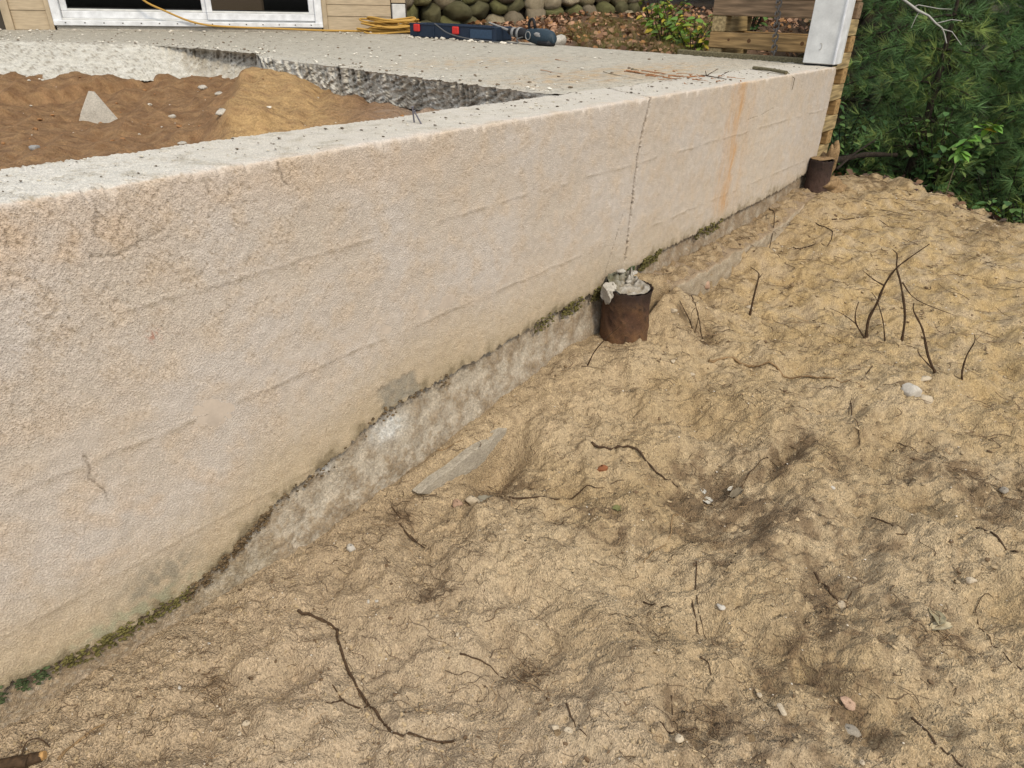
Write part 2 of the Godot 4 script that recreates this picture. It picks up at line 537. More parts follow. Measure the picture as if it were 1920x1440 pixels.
func build_sand() -> void:
	var xs := PackedFloat32Array()
	var x := -1.4
	while x < 5.5:
		xs.append(x)
		x += 0.03 if x < -0.45 else 0.0052 + 0.0036 * maxf(0.0, x)
	var zs := PackedFloat32Array()
	var z := -0.7
	while z < 3.6:
		zs.append(z)
		z += 0.03 if z < -0.1 else (0.0062 if z < 1.6 else 0.03)
	var nx := xs.size()
	var ny := zs.size()
	var P := PackedVector3Array()
	var C := PackedColorArray()
	P.resize(nx * ny)
	C.resize(nx * ny)
	for j in ny:
		for i in nx:
			var px := xs[i]
			var pz := zs[j]
			var k := j * nx + i
			var f := n_fine.get_noise_2d(px * 10.0, pz * 10.0)
			var r := n_rough.get_noise_2d(px * 10.0, pz * 10.0)
			P[k] = Vector3(px, sand_height(px, pz) + (f * 0.006 + r * 0.0040) * (0.35 + 0.65 * ss(4.0, 1.2, px)), pz)
			var big := n_big.get_noise_2d(px * 7.0 + 50.0, pz * 7.0)
			var mid := n_mid.get_noise_2d(px * 9.0 + 80.0, pz * 9.0)
			var c := Color(0.595, 0.45, 0.275)
			c = c.lerp(Color(0.51, 0.37, 0.205), clampf(0.3 + big * 1.3, 0, 1))
			c = c.lerp(Color(0.54, 0.415, 0.285), ss(1.0, 0.2, px) * 0.75)
			c = c.lerp(Color(0.63, 0.44, 0.20), clampf(ss(1.2, 3.0, px) * (0.45 + mid), 0, 0.8))
			c = c.lerp(Color(0.57, 0.42, 0.26), ss(0.5, -0.1, pz) * 0.5)
			var dk := humus(px, pz)
			dk = dk * (0.7 + 1.5 * mid + 1.0 * f) + ss(0.26, 0.6, mid + f * 0.6) * 0.42 * ss(0.2, 1.0, px + pz * 0.4)
			c = c.lerp(Color(0.16, 0.10, 0.055), clampf(dk, 0, 1) * 0.74)
			c = c.lerp(Color(0.33, 0.225, 0.125), ss(0.11, 0.08, pz) * ss(2.0, 2.2, px) * clampf(0.6 + mid, 0, 1) * 0.8)
			var over := px - lut(RX, pz)
			c = c.lerp(Color(0.09, 0.06, 0.04), ss(-0.05, 0.12, over + 0.12 * mid))
			C[k] = c
	struct("sand_ground", grid(nx, ny, P, C, true), M.sand, "dug up tan sand sloping along the foot of the stucco wall", "sand")

func build_forest_floor() -> void:
	var xs := []
	var x := -60.0
	while x < 120.0:
		xs.append(x)
		x += 0.12 if x > 3.4 and x < 9.0 else (0.5 if x > -6 and x < 20 else 6.0)
	var zs := []
	var z := -70.0
	while z < 70.0:
		zs.append(z)
		z += 0.12 if z > -5.5 and z < 2.5 else (0.5 if z > -14 and z < 10 else 6.0)
	var P := PackedVector3Array()
	var C := PackedColorArray()
	for pz in zs:
		for px in xs:
			var h := floor_height(px, pz)
			var m := n_mid.get_noise_2d(px * 5.0, pz * 5.0)
			P.append(Vector3(px, h + m * 0.03, pz))
			var c := Color(0.06, 0.04, 0.026).lerp(Color(0.035, 0.028, 0.018), clampf(0.5 + m, 0, 1))
			c = c.lerp(Color(0.30, 0.18, 0.11), ss(-0.9, -1.7, pz) * ss(9.5, 5.0, px) * (0.75 + 0.3 * m))
			C.append(c)
	struct("forest_floor", grid(xs.size(), zs.size(), P, C, true), M.soil, "dark leaf strewn woodland ground behind the patio", "ground")

# ------------------------------------------------------------------ patio slab
var EDGE := [[V(0.2, 0, -6.3), V(0.0, 0, -5.8), V(0.05, 0, -6.45), 0.0], [V(1.05, 0, -4.9), V(0.75, 0, -4.15), V(1.27, 0, -5.70), 0.0], [V(1.35, 0, -4.07), V(1.04, 0, -3.27), V(1.792, 0, -5.417), 0.0], [V(1.56, 0, -3.79), V(1.26, 0, -2.99), V(2.14, 0, -5.22), 0.0],
	[V(1.86, 0, -3.42), V(1.56, 0, -2.84), V(2.75, 0, -4.88), 0.02], [V(1.97, 0, -2.9), V(1.90, 0, -2.82), V(3.1, 0, -4.69), 0.10], [V(2.02, 0, -2.45), V(1.99, 0, -2.43), V(3.37, 0, -4.54), 0.10], [V(1.90, 0, -2.23), V(1.84, 0, -2.07), V(3.8, 0, -4.3), 0.0],
	[V(1.85, 0, -1.515), V(1.85, 0, -1.50), V(4.49, 0, -3.92), 0.012], [V(1.825, 0, -1.076), V(1.85, 0, -1.05), V(4.33, 0, -2.8), 0.014], [V(1.78, 0, -0.56), V(1.83, 0, -0.60), V(4.17, 0, -1.6), 0.012], [V(1.77, 0, -0.252), V(1.80, 0, -0.252), V(4.10, 0, -0.9), 0.0],
	[V(2.8, 0, -0.252), V(2.8, 0, -0.252), V(4.08, 0, -0.5), 0.0], [V(4.0, 0, -0.252), V(4.0, 0, -0.252), V(4.06, 0, -0.252), 0.0]]

func build_patio() -> void:
	var cols := []
	for k in EDGE.size() - 1:
		var a: Array = EDGE[k]
		var b: Array = EDGE[k + 1]
		var steps := int(maxf(6, a[0].distance_to(b[0]) / 0.013))
		for s in steps:
			var t := float(s) / steps
			cols.append([a[0].lerp(b[0], t), a[1].lerp(b[1], t), a[2].lerp(b[2], t), lerpf(a[3], b[3], t), k + t])
	cols.append([EDGE[-1][0], EDGE[-1][1], EDGE[-1][2], 0.0, 13.0])
	var nc := cols.size()
	var broken := 0
	for c in cols:
		if c[4] <= 11.0:
			broken += 1
	# the broken lip wanders
	for i in broken:
		var c: Array = cols[i]
		var d: Vector3 = (c[2] - c[0]).normalized()
		var fade := ss(11.0, 9.9, c[4])
		c[0] += d * (n_rough.get_noise_2d(i * 0.28, 3.0) * 0.035 + n_mid.get_noise_2d(i * 0.25, 9.0) * 0.035) * fade
	var nr := 46
	var P := PackedVector3Array()
	var C := PackedColorArray()
	for j in nr:
		var t := pow(float(j) / (nr - 1), 1.7)
		for c in cols:
			var p: Vector3 = c[0].lerp(c[2], t)
			var broke := ss(11.1, 10.7, c[4])
			var m := n_mid.get_noise_2d(p.x * 10, p.z * 10)
			var f := n_fine.get_noise_2d(p.x * 10, p.z * 10)
			p.y = m * 0.004 + f * 0.003 - 0.001 - broke * 0.004 * exp(-t * 60.0)
			P.append(p)
			var col := Color(0.55, 0.50, 0.41).lerp(Color(0.62, 0.57, 0.475), clampf(0.5 + m, 0, 1))
			col = col.lerp(Color(0.72, 0.68, 0.60), exp(-t * 18.0) * broke * (0.5 + f))
			# sawdust and sand trodden across the middle
			col = col.lerp(Color(0.58, 0.41, 0.24), clampf(bump(p.x, p.z, 2.7, -0.55, 0.9, 0.22) * (0.6 + m * 1.5) + bump(p.x, p.z, 2.6, -1.3, 0.7, 0.25) * (0.3 + m), 0, 0.85))
			col = col.lerp(Color(0.30, 0.26, 0.20), ss(0.35, 0.55, f) * 0.5)
			C.append(col)
	var patio := node("concrete_patio", "grey concrete patio slab with a broken away edge before the house", "patio")
	patio.set_meta("kind", "structure")
	obj("slab_top", grid(nc, nr, P, C, true), M.concrete, patio)
	# broken face
	P = PackedVector3Array()
	C = PackedColorArray()
	nr = 30
	for j in nr:
		var w := float(j) / (nr - 1)
		for i in broken:
			var c: Array = cols[i]
			var d: Vector3 = (c[2] - c[0]).normalized()
			var p: Vector3 = c[0].lerp(c[1], w)
			var right := ss(6.6, 7.1, c[4])
			var m := n_mid.get_noise_2d(p.x * 10, p.z * 10)
			var y := lerpf(-0.005, lerpf(-0.145, -0.135, right), w)
			var streak := n_fine.get_noise_2d(i * 0.15 + w * 3.0, w * 0.8)
			var flute := absf(n_fine.get_noise_2d(i * 0.07 + w * 1.4, w * 0.5 + 40.0)) * -2.0 + 0.4
			var r := n_rough.get_noise_2d(i * 0.12, w * 1.4 + 7.0)
			var rough0 := maxf(right, ss(0.02, 0.1, c[3]))
			var inw: float = c[3] * sin(pow(w, 0.55) * PI)
			var amp := lerpf(0.020, 0.026, maxf(right, ss(0.02, 0.1, c[3])))
			p += d * (inw + (streak * amp * 0.5 - flute * amp * 0.7 * rough0 + r * amp * (0.9 - 0.65 * rough0)) * ss(0.0, 0.12, w))
			p.y = y + r * 0.004 * ss(0.0, 0.2, w)
			P.append(p)
			var rough := maxf(right, ss(0.02, 0.1, c[3]))
			var col := Color(0.82, 0.78, 0.69).lerp(Color(0.72, 0.67, 0.57), clampf(0.5 + m * 1.2, 0, 1))
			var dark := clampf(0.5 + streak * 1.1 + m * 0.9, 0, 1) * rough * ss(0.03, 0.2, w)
			col = col.lerp(Color(0.48, 0.425, 0.34), clampf(dark * 1.2 - 0.10 - flute * 0.6 + 0.5 * ss(0.04, 0.11, c[3]) * ss(0.04, 0.15, w), 0, 1) * 0.85 * rough)  # streaks are concrete; the recess term paints shade in under the lip
			col = col.lerp(Color(0.74, 0.70, 0.62), ss(0.18, 0.02, w) * 0.7 * rough)
			col = col.lerp(Color(0.33, 0.28, 0.21), ss(0.15, 0.42, streak * 0.7 + r * 0.8) * (1.0 - rough) * 0.75)
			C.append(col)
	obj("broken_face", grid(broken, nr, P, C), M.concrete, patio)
	# right hand edge going back to the house
	var e := Mesher.new()
	e.quad(V(4.06, -0.6, -0.252), V(4.49, -0.6, -3.92), V(4.49, -0.004, -3.92), V(4.06, -0.004, -0.252))
	obj("slab_side", e.done(), M.chunk, patio)
	# timber edging strip along the far edge
	var s := Mesher.new()
	var a0 := V(4.075, 0.002, -0.19)
	var b0 := V(4.135, 0.002, -1.02)
	s.box((a0 + b0) * 0.5, V(0.035, 0.05, a0.distance_to(b0)), 0.004, Basis(Vector3.UP, atan2(b0.x - a0.x, b0.z - a0.z)))
	thing("edging_board", s.done(), M.olive_wood, "weathered greenish wooden strip along the far edge of the patio", "board")

# ------------------------------------------------------------------ retaining wall
var YB := [Vector2(-2, -0.84), Vector2(-0.25, -0.835), Vector2(-0.09, -0.86), Vector2(0.1, -0.863), Vector2(0.16, -0.85), Vector2(0.21, -0.83), Vector2(0.30, -0.785), Vector2(0.36, -0.757), Vector2(0.54, -0.727), Vector2(0.69, -0.67), Vector2(0.95, -0.664), Vector2(1.33, -0.64), Vector2(1.7, -0.63), Vector2(2.17, -0.595), Vector2(2.9, -0.586), Vector2(3.6, -0.57), Vector2(3.86, -0.545), Vector2(4.0, -0.49)]
var CRACKS := [[0.0095, [Vector2(1.95, 0.002), Vector2(1.915, -0.11), Vector2(1.90, -0.19), Vector2(1.894, -0.272), Vector2(1.888, -0.424), Vector2(1.886, -0.56)]], [0.004, [Vector2(1.83, -0.38), Vector2(1.80, -0.46), Vector2(1.77, -0.53), Vector2(1.738, -0.615)]], [0.005, [Vector2(0.127, -0.012), Vector2(0.124, -0.047), Vector2(0.117, -0.072)]], [0.005, [Vector2(0.10, -0.105), Vector2(0.14, -0.112), Vector2(0.19, -0.098), Vector2(0.23, -0.085)]], [0.0042, [Vector2(-0.001, -0.443), Vector2(0.0, -0.48), Vector2(-0.004, -0.50), Vector2(0.012, -0.53), Vector2(0.015, -0.56)]], [0.0042, [Vector2(0.314, -0.015), Vector2(0.325, -0.04)]], [0.0042, [Vector2(0.471, -0.008), Vector2(0.478, -0.035), Vector2(0.485, -0.05)]], [0.0022, [Vector2(3.5, -0.01), Vector2(3.47, -0.09)]], [0.0016, [Vector2(2.85, -0.16), Vector2(3.0, -0.155), Vector2(3.2, -0.13)]]]

func seg_dist(p: Vector2, a: Vector2, b: Vector2) -> float:
	var ab := b - a
	var t := clampf((p - a).dot(ab) / ab.length_squared(), 0, 1)
	return p.distance_to(a + ab * t)

func build_wall() -> void:
	var wall := node("retaining_wall", "long cream stucco faced concrete retaining wall holding up the patio", "retaining wall")
	var xs := PackedFloat32Array()
	var x := -1.0
	while x < 3.995:
		xs.append(x)
		x += 0.03 if x < -0.35 else 0.0036 + 0.0016 * maxf(0.0, x)
	xs.append(3.998)
	var nx := xs.size()
	var nt := 46       # rows over the top
	var nf := 190      # rows down the face
	var P := PackedVector3Array()
	var C := PackedColorArray()
	for j in nt + nf:
		for i in nx:
			var px := xs[i]
			var yb := lut(YB, px) + n_fine.get_noise_2d(px * 12.0, 1.0) * 0.012 + n_rough.get_noise_2d(px * 8.0, 4.0) * 0.005
			var p: Vector3
			var top := 1.0
			if j < nt:
				p = V(px, 0.0, -0.25 + 0.25 * j / nt)
				if j == 0:
					p.z += n_rough.get_noise_2d(px * 8.0, 1.0) * 0.012 * ss(1.8, 1.6, px)
			else:
				top = 0.0
				p = V(px, yb * float(j - nt) / (nf - 1), 0.0)
			# worn, chipped arris
			var chip := ss(0.12, 0.5, n_fine.get_noise_2d(px * 7.0, 55.0) + 0.4 * n_rough.get_noise_2d(px * 9.0, 5.0))
			var ar := 0.008 + 0.016 * chip
			if p.y > -ar and p.z > -ar:
				var q := Vector2(p.y + ar, p.z + ar)
				q = q.normalized() * minf(q.length(), ar)
				p.y = q.x - ar
				p.z = q.y - ar
			var s := p.y - p.z          # distance over the surface, from the back of the top to the foot
			var big := n_big.get_noise_2d(px * 9.0, s * 9.0 + 30.0)
			var mid := n_mid.get_noise_2d(px * 10.0, s * 10.0 + 30.0)
			var fine := n_fine.get_noise_2d(px * 10.0, s * 10.0 + 30.0)
			var r := n_rough.get_noise_2d(px * 10.0, s * 10.0 + 30.0)
			var out := big * 0.003 + mid * 0.0013 + fine * 0.0009
			var coarse := ss(0.9, 0.0, px) * ss(-0.5, -0.05, p.y) * 0.8 + 0.35 * ss(3.0, 0.5, px) + 0.15
			out += r * 0.0019 * coarse * coarse
			var hole := ss(0.33, 0.52, r + 0.35 * mid - 0.12 + 0.1 * coarse) * coarse
			out -= hole * 0.004
			var c := Color(0.58, 0.495, 0.41).lerp(Color(0.60, 0.53, 0.465), clampf(0.5 + big * 1.2, 0, 1))
			c = c.lerp(Color(0.62, 0.49, 0.36), clampf(mid * 0.7 + 0.1, 0, 0.5))
			# sharper parts
			if top < 0.5:
				# ridges the form boards left, about every 25 cm
				for bl in [-0.21, -0.466, -0.725]:
					var dl: float = p.y - bl + n_mid.get_noise_2d(px * 4.0, bl * 40.0) * 0.006
					var keep := ss(-0.25, 0.15, n_mid.get_noise_2d(px * 4.0 + 9.0, bl * 90.0) + ss(1.4, 0.2, px) * 0.25)
					out += (0.0011 * exp(-pow(dl / 0.004, 2.0)) - 0.0007 * ss(0.004, -0.012, dl) * ss(-0.10, -0.02, dl)) * (0.12 + keep * keep)
					if dl < 0.0 and dl > -0.012:
						c = c.lerp(Color(0.40, 0.32, 0.22), 0.30 * keep * keep * (0.3 + fine * 2.0))
				c = c.lerp(Color(0.68, 0.45, 0.26), clampf(bump(px, p.y, 0.0, -0.05, 0.22, 0.07) * (0.75 + mid) + bump(px, p.y, 0.45, -0.03, 0.25, 0.05) * 0.6 + bump(px, p.y, 0.05, -0.62, 0.2, 0.10) * (0.15 + 0.6 * mid) + bump(px, p.y, 0.8, -0.06, 0.2, 0.05) * 0.5, 0, 1) * 0.32)
				# yellowed, then dirty, towards the foot
				var foot := p.y - yb
				var fl := foot + 0.03 * mid + 0.02 * fine
				c = c.lerp(Color(0.53, 0.41, 0.255), ss(0.26, 0.02, fl) * ss(3.5, 0.6, px) * 0.75)
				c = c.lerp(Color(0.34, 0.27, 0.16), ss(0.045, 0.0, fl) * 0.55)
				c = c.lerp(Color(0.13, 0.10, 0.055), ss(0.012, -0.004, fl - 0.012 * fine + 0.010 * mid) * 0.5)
				c = c.lerp(Color(0.36, 0.36, 0.235), clampf(bump(px, p.y, 0.0, -0.835, 0.12, 0.02) * (0.6 + fine * 2.0), 0, 0.7))
				c = c.lerp(Color(0.27, 0.24, 0.18), clampf(bump(px, p.y, 0.06, -0.785, 0.075, 0.032) * (0.8 + fine * 1.5), 0, 0.75))
				# the grey bare patch low down
				var g := absf((px - 0.745 + (p.y + 0.64) * 0.25) / 0.068)
				var gy := absf((p.y + 0.632) / 0.036)
				var gp := ss(1.15, 0.85, maxf(g, gy) + 0.2 * fine + 0.15 * mid)
				c = c.lerp(Color(0.30, 0.27, 0.215), gp * (0.75 + 0.4 * fine))
				out -= gp * 0.002
				# rust run below the stick
				var rx := px - 2.735 + n_mid.get_noise_2d(p.y * 6.0, 3.0) * 0.03
				var run := (exp(-pow(rx / 0.045, 2.0)) * 0.8 + exp(-pow((rx + 0.09) / 0.03, 2.0)) * 0.35 + exp(-pow((rx - 0.13) / 0.05, 2.0)) * 0.25) * (0.6 + 0.7 * n_fine.get_noise_2d(px * 40.0, p.y * 2.0))
				c = c.lerp(Color(0.60, 0.33, 0.13), clampf(run * 1.25 * ss(-0.60, -0.50, p.y), 0, 0.85))
				var rn2 := exp(-pow((px - 3.1) / 0.4, 2.0)) * 0.18
				c = c.lerp(Color(0.70, 0.58, 0.42), rn2)
				c = c.lerp(Color(0.5, 0.2, 0.13), bump(px, p.y, 0.168, -0.272, 0.012, 0.012) * ss(-0.1, 0.3, r) * 0.8)
			else:
				c = c.lerp(Color(0.56, 0.515, 0.44), ss(-0.004, -0.04, p.z + 0.02 * mid) * 0.85)
				c = c.lerp(Color(0.61, 0.58, 0.52), ss(0.7, 0.0, px) * 0.75)
				c = c.lerp(Color(0.38, 0.34, 0.27), clampf(ss(0.1, 0.5, mid + 0.5 * r) * 0.6 * ss(2.2, 0.6, px), 0, 1))
			c = c.lerp(Color(0.40, 0.32, 0.235), hole * 0.45)
			for ck in CRACKS:
				var wv: float = ck[0]
				var pts: Array = ck[1]
				if px < minf(pts[0].x, pts[-1].x) - 0.05 or px > maxf(pts[0].x, pts[-1].x) + 0.05:
					continue
				var q := Vector2(px + fine * 0.006 + (r * 0.006 if wv > 0.006 else 0.0), p.y)
				var dm := 1.0
				for e in pts.size() - 1:
					dm = minf(dm, seg_dist(q, pts[e], pts[e + 1]))
				if top > 0.5:
					dm = 1.0
				var cr := ss(wv * 0.75, wv * 0.2, dm) * clampf(0.85 + mid * 0.9, 0.45, 1)
				out -= cr * (0.009 if wv > 0.006 else 0.002)
				c = c.lerp(Color(0.10, 0.075, 0.05), cr * (0.85 if wv > 0.006 else 0.55))
			if top > 0.5:   # the crack goes on over the top
				var q2 := Vector2(px + fine * 0.01, p.z)
				var d2 := minf(seg_dist(q2, Vector2(1.95, 0.0), Vector2(1.985, -0.10)), minf(seg_dist(q2, Vector2(1.985, -0.10), Vector2(2.02, -0.18)), seg_dist(q2, Vector2(2.02, -0.18), Vector2(2.08, -0.26))))
				var c2 := ss(0.010, 0.002, d2)
				out -= c2 * 0.01
				c = c.lerp(Color(0.12, 0.09, 0.06), c2 * 0.85)
				out = out * 1.3
				p.y += out
				if j > nt - 4:
					p.z += out * 0.5
			else:
				p.z += out
			C.append(c)
			P.append(p)
	obj("stucco_face", grid(nx, nt + nf, P, C, true), M.stucco, wall)
	# the older concrete showing below the stucco
	P = PackedVector3Array()
	C = PackedColorArray()
	var ny := 70
	for j in ny:
		for i in nx:
			var px := xs[i]
			var y := lerpf(lut(YB, px) + 0.05, -1.05, float(j) / (ny - 1))
			var mid := n_mid.get_noise_2d(px * 10.0, y * 10.0 + 60.0)
			var fine := n_fine.get_noise_2d(px * 10.0, y * 10.0 + 60.0)
			var r := n_rough.get_noise_2d(px * 10.0, y * 10.0 + 60.0)
			var below := lut(YB, px) - y
			P.append(V(px, y, -0.024 + 0.018 * ss(0.02, 0.22, below) + mid * 0.006 + fine * 0.003 + r * 0.002))
			var c := Color(0.64, 0.55, 0.43).lerp(Color(0.52, 0.43, 0.32), clampf(0.45 + mid * 1.4, 0, 1))
			c = c.lerp(Color(0.36, 0.26, 0.165), clampf(ss(0.8, 2.2, px) * 0.7 + mid * 0.6, 0, 0.85))
			c = c.lerp(Color(0.46, 0.34, 0.22), ss(0.2, 0.0, px) * 0.7)
			c = c.lerp(Color(0.40, 0.30, 0.19), clampf(ss(0.0, 0.4, fine + 0.6 * mid - 0.15 + 0.5 * ss(-0.80, -0.92, y)) * 0.7, 0, 1))
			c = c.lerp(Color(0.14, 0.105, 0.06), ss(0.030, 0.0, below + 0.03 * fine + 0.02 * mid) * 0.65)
			c = c.lerp(Color(0.86, 0.84, 0.79), clampf(1.2 * (bump(px, y, 0.715, -0.745, 0.055, 0.03) * 1.3 + bump(px, y, 0.505, -0.762, 0.02, 0.014)) * (0.8 + fine), 0, 0.9))
			c = c.lerp(Color(0.60, 0.55, 0.46), ss(0.15, 0.5, r) * 0.4)
			c = c.lerp(Color(0.38, 0.32, 0.22), ss(0.0, 0.25, px) * ss(-0.86, -0.9, y) * ss(0.35, 0.3, px) * 0.4)
			C.append(c)
	obj("bare_concrete", grid(nx, ny, P, C, true), M.concrete, wall)
	var core := Mesher.new()
	core.box(V(1.48, -0.62, -0.14), V(4.98, 1.2, 0.20), 0.002)
	obj("core", core.done(), M.chunk, wall)
	# far end
	P = PackedVector3Array()
	C = PackedColorArray()
	for j in 24:
		for i in 12:
			var pz := lerpf(0.0, -0.25, i / 11.0)
			var py := lerpf(-0.004, -1.0, j / 23.0)
			P.append(V(3.999 + n_mid.get_noise_2d(pz * 10, py * 10) * 0.003 - (0.008 if i == 0 or j == 0 else 0.0), py, pz))
			C.append(Color(0.60, 0.49, 0.37))
	obj("end_face", grid(12, 24, P, C, true), M.stucco, wall)
	# trowelled repairs
	for q in [[0.237, -0.465, 0.058, 0.046], [0.937, -0.437, 0.032, 0.022], [0.836, -0.444, 0.028, 0.014], [0.707, -0.446, 0.026, 0.016], [1.165, -0.445, 0.045, 0.018]]:
		var m := SurfaceTool.new()
		var n := 26
		var PP := PackedVector3Array()
		var NN := PackedVector3Array()
		var II := PackedInt32Array()
		PP.append(V(q[0], q[1], 0.0020))
		NN.append(Vector3.BACK)
		for k in n:
			var a := TAU * k / n
			var rr := 1.0 + 0.10 * sin(a * 2.0 + q[0] * 40.0) + 0.06 * sin(a * 5.0 + q[0] * 90.0)
			PP.append(V(q[0] + cos(a) * q[2] * rr, q[1] + sin(a) * q[3] * rr, -0.0008))
			NN.append(Vector3.BACK)
			II.append_array([0, 1 + (k + 1) % n, 1 + k])
		obj("smooth_patch", commit(PP, NN, II), M.smooth, wall)
	# footing that sticks out at the far part
	P = PackedVector3Array()
	C = PackedColorArray()
	var fx := 150
	for j in 26:
		for i in fx:
			var px := lerpf(2.10, 3.99, float(i) / (fx - 1))
			var mid := n_mid.get_noise_2d(px * 10.0, j * 0.4 + 90.0)
			var fine := n_fine.get_noise_2d(px * 12.0, j * 0.25 + 90.0)
			var top := -0.725 + 0.02 * n_mid.get_noise_2d(px * 7.0, 5.0) + 0.07 * ss(3.0, 4.0, px)
			if j < 9:
				P.append(V(px, top + 0.012 + fine * 0.008 + 0.02 * (1.0 - j / 8.0), lerpf(-0.03, 0.1, j / 8.0) + fine * 0.004))
			else:
				P.append(V(px, lerpf(top + 0.004, -1.0, (j - 9) / 16.0), 0.104 + mid * 0.008 + fine * 0.004))
			var c := Color(0.50, 0.40, 0.28).lerp(Color(0.60, 0.50, 0.37), clampf(0.5 + mid, 0, 1))
			if j < 9:
				c = c.lerp(Color(0.36, 0.25, 0.15), 0.75)
			C.append(c)
	obj("footing", grid(fx, 26, P, C, true), M.concrete, wall)

# ------------------------------------------------------------------ soil in the broken-out bay
func soil_height(x: float, z: float) -> float:
	var xs := 0.75
	for k in range(1, 11):
		var a: Vector3 = EDGE[k][1]
		var b: Vector3 = EDGE[k + 1][1]
		if z >= a.z and z <= b.z:
			xs = lerpf(a.x, b.x, (z - a.z) / (b.z - a.z))
			break
	var h := lerpf(-0.140, -0.128, ss(-2.4, -1.9, z)) - 0.10 * ss(0.0, 0.9, xs - x) - 0.05 * ss(-0.6, -0.3, z) * ss(1.6, 0.9, x)
	var q := Vector2(x - 1.47, z + 1.72)
	var along := q.dot(Vector2(0.62, -0.78))
	var side := q.dot(Vector2(0.78, 0.62))
	h += 0.10 * exp(-pow(side / (0.26 if side > 0 else 0.085), 2.0)) * ss(0.75, 0.3, absf(along))
	h += 0.03 * bump(x, z, 0.95, -2.9, 0.5, 0.4)
	var st := x * 0.62 - z * 0.78
	var sv := x * 0.78 + z * 0.62
	h += n_mid.get_noise_2d(st * 1.6, sv * 7.0) * 0.028
	h += n_big.get_noise_2d(x * 10, z * 10) * 0.03 + n_fine.get_noise_2d(x * 8, z * 8) * 0.006
	return minf(h, -0.03)

func build_soil() -> void:
	var nx := 210
	var nz := 330
	var P := PackedVector3Array()
	var C := PackedColorArray()
	for j in nz:
		var z := lerpf(-6.3, -0.2, float(j) / (nz - 1))
		for i in nx:
			var x := lerpf(-1.2, 2.25, float(i) / (nx - 1))
			P.append(V(x, soil_height(x, z), z))
			var m := n_mid.get_noise_2d(x * 10, z * 10)
			var f := n_fine.get_noise_2d(x * 10, z * 10)
			var c := Color(0.345, 0.205, 0.10).lerp(Color(0.25, 0.14, 0.068), clampf(0.5 + m * 1.3, 0, 1))
			var q := Vector2(x - 1.47, z + 1.72)
			var side := q.dot(Vector2(0.78, 0.62))
			c = c.lerp(Color(0.52, 0.335, 0.15), clampf(ss(-0.1, 0.06, side) * ss(0.55, 0.2, side) * (0.9 + m), 0, 0.9))
			c = c.lerp(Color(0.40, 0.27, 0.19), ss(0.3, 0.9, side) * 0.7)
			c = c.lerp(Color(0.62, 0.56, 0.47), ss(0.32, 0.05, side - 0.9 + 0.3 * m) * ss(0.5, 0.75, side + 0.15 * m) * 0.25)
			c = c.lerp(Color(0.16, 0.075, 0.03), ss(0.15, 0.45, f) * 0.5)
			C.append(c)
	struct("excavated_soil", grid(nx, nz, P, C, true), M.soil, "brown soil laid bare where the patio slab is broken out", "soil")
	# concrete chunk standing like a little pyramid
	var m := Mesher.new()
	var b := [V(-0.088, -0.012, 0.035), V(0.088, -0.004, 0.040), V(0.05, -0.01, -0.04), V(-0.05, -0.01, -0.04)]
	var t := [V(-0.020, 0.124, 0.004), V(-0.002, 0.120, 0.006), V(0.0, 0.119, -0.012), V(-0.018, 0.122, -0.012)]
	var mid := [V(-0.066, 0.040, 0.027), V(0.050, 0.052, 0.027), V(0.030, 0.05, -0.030), V(-0.038, 0.05, -0.030)]
	for k in 4:
		var k2 := (k + 1) % 4
		m.quad(b[k], b[k2], mid[k2], mid[k])
		m.quad(mid[k], mid[k2], t[k2], t[k])
	m.quad(t[0], t[1], t[2], t[3])
	m.quad(b[3], b[2], b[1], b[0])
	var o := thing("concrete_chunk", m.done(), M.chunk, "pale triangular concrete chunk standing in the brown soil", "rubble", V(1.10, soil_height(1.10, -2.32), -2.32))
	o.rotation.y = -0.6
	var bits := [[1.70, -2.47, 0.06, "flat pale concrete flake at the foot of the broken slab"], [1.60, -2.15, 0.045, "small round white stone in the brown soil groove"], [0.60, -1.68, 0.04, "small bluish grey stone at the left of the brown soil"], [1.18, -1.42, 0.055, "flat whitish stone low on the tan soil mound"], [1.02, -1.45, 0.035, "small white pebble beside the dark foot of the soil mound"], [1.25, -1.95, 0.035, "small white pebble in the middle of the brown soil"]]
	for k in bits.size():
		var q: Array = bits[k]
		thing("stone", lump(V(q[2], q[2] * 0.5, q[2] * 0.8), 50 + k), M.chunk if k != 2 else M.dust, q[3], "stone", V(q[0], soil_height(q[0], q[1]) + q[2] * 0.12, q[1]), "stones lying in the bare soil")

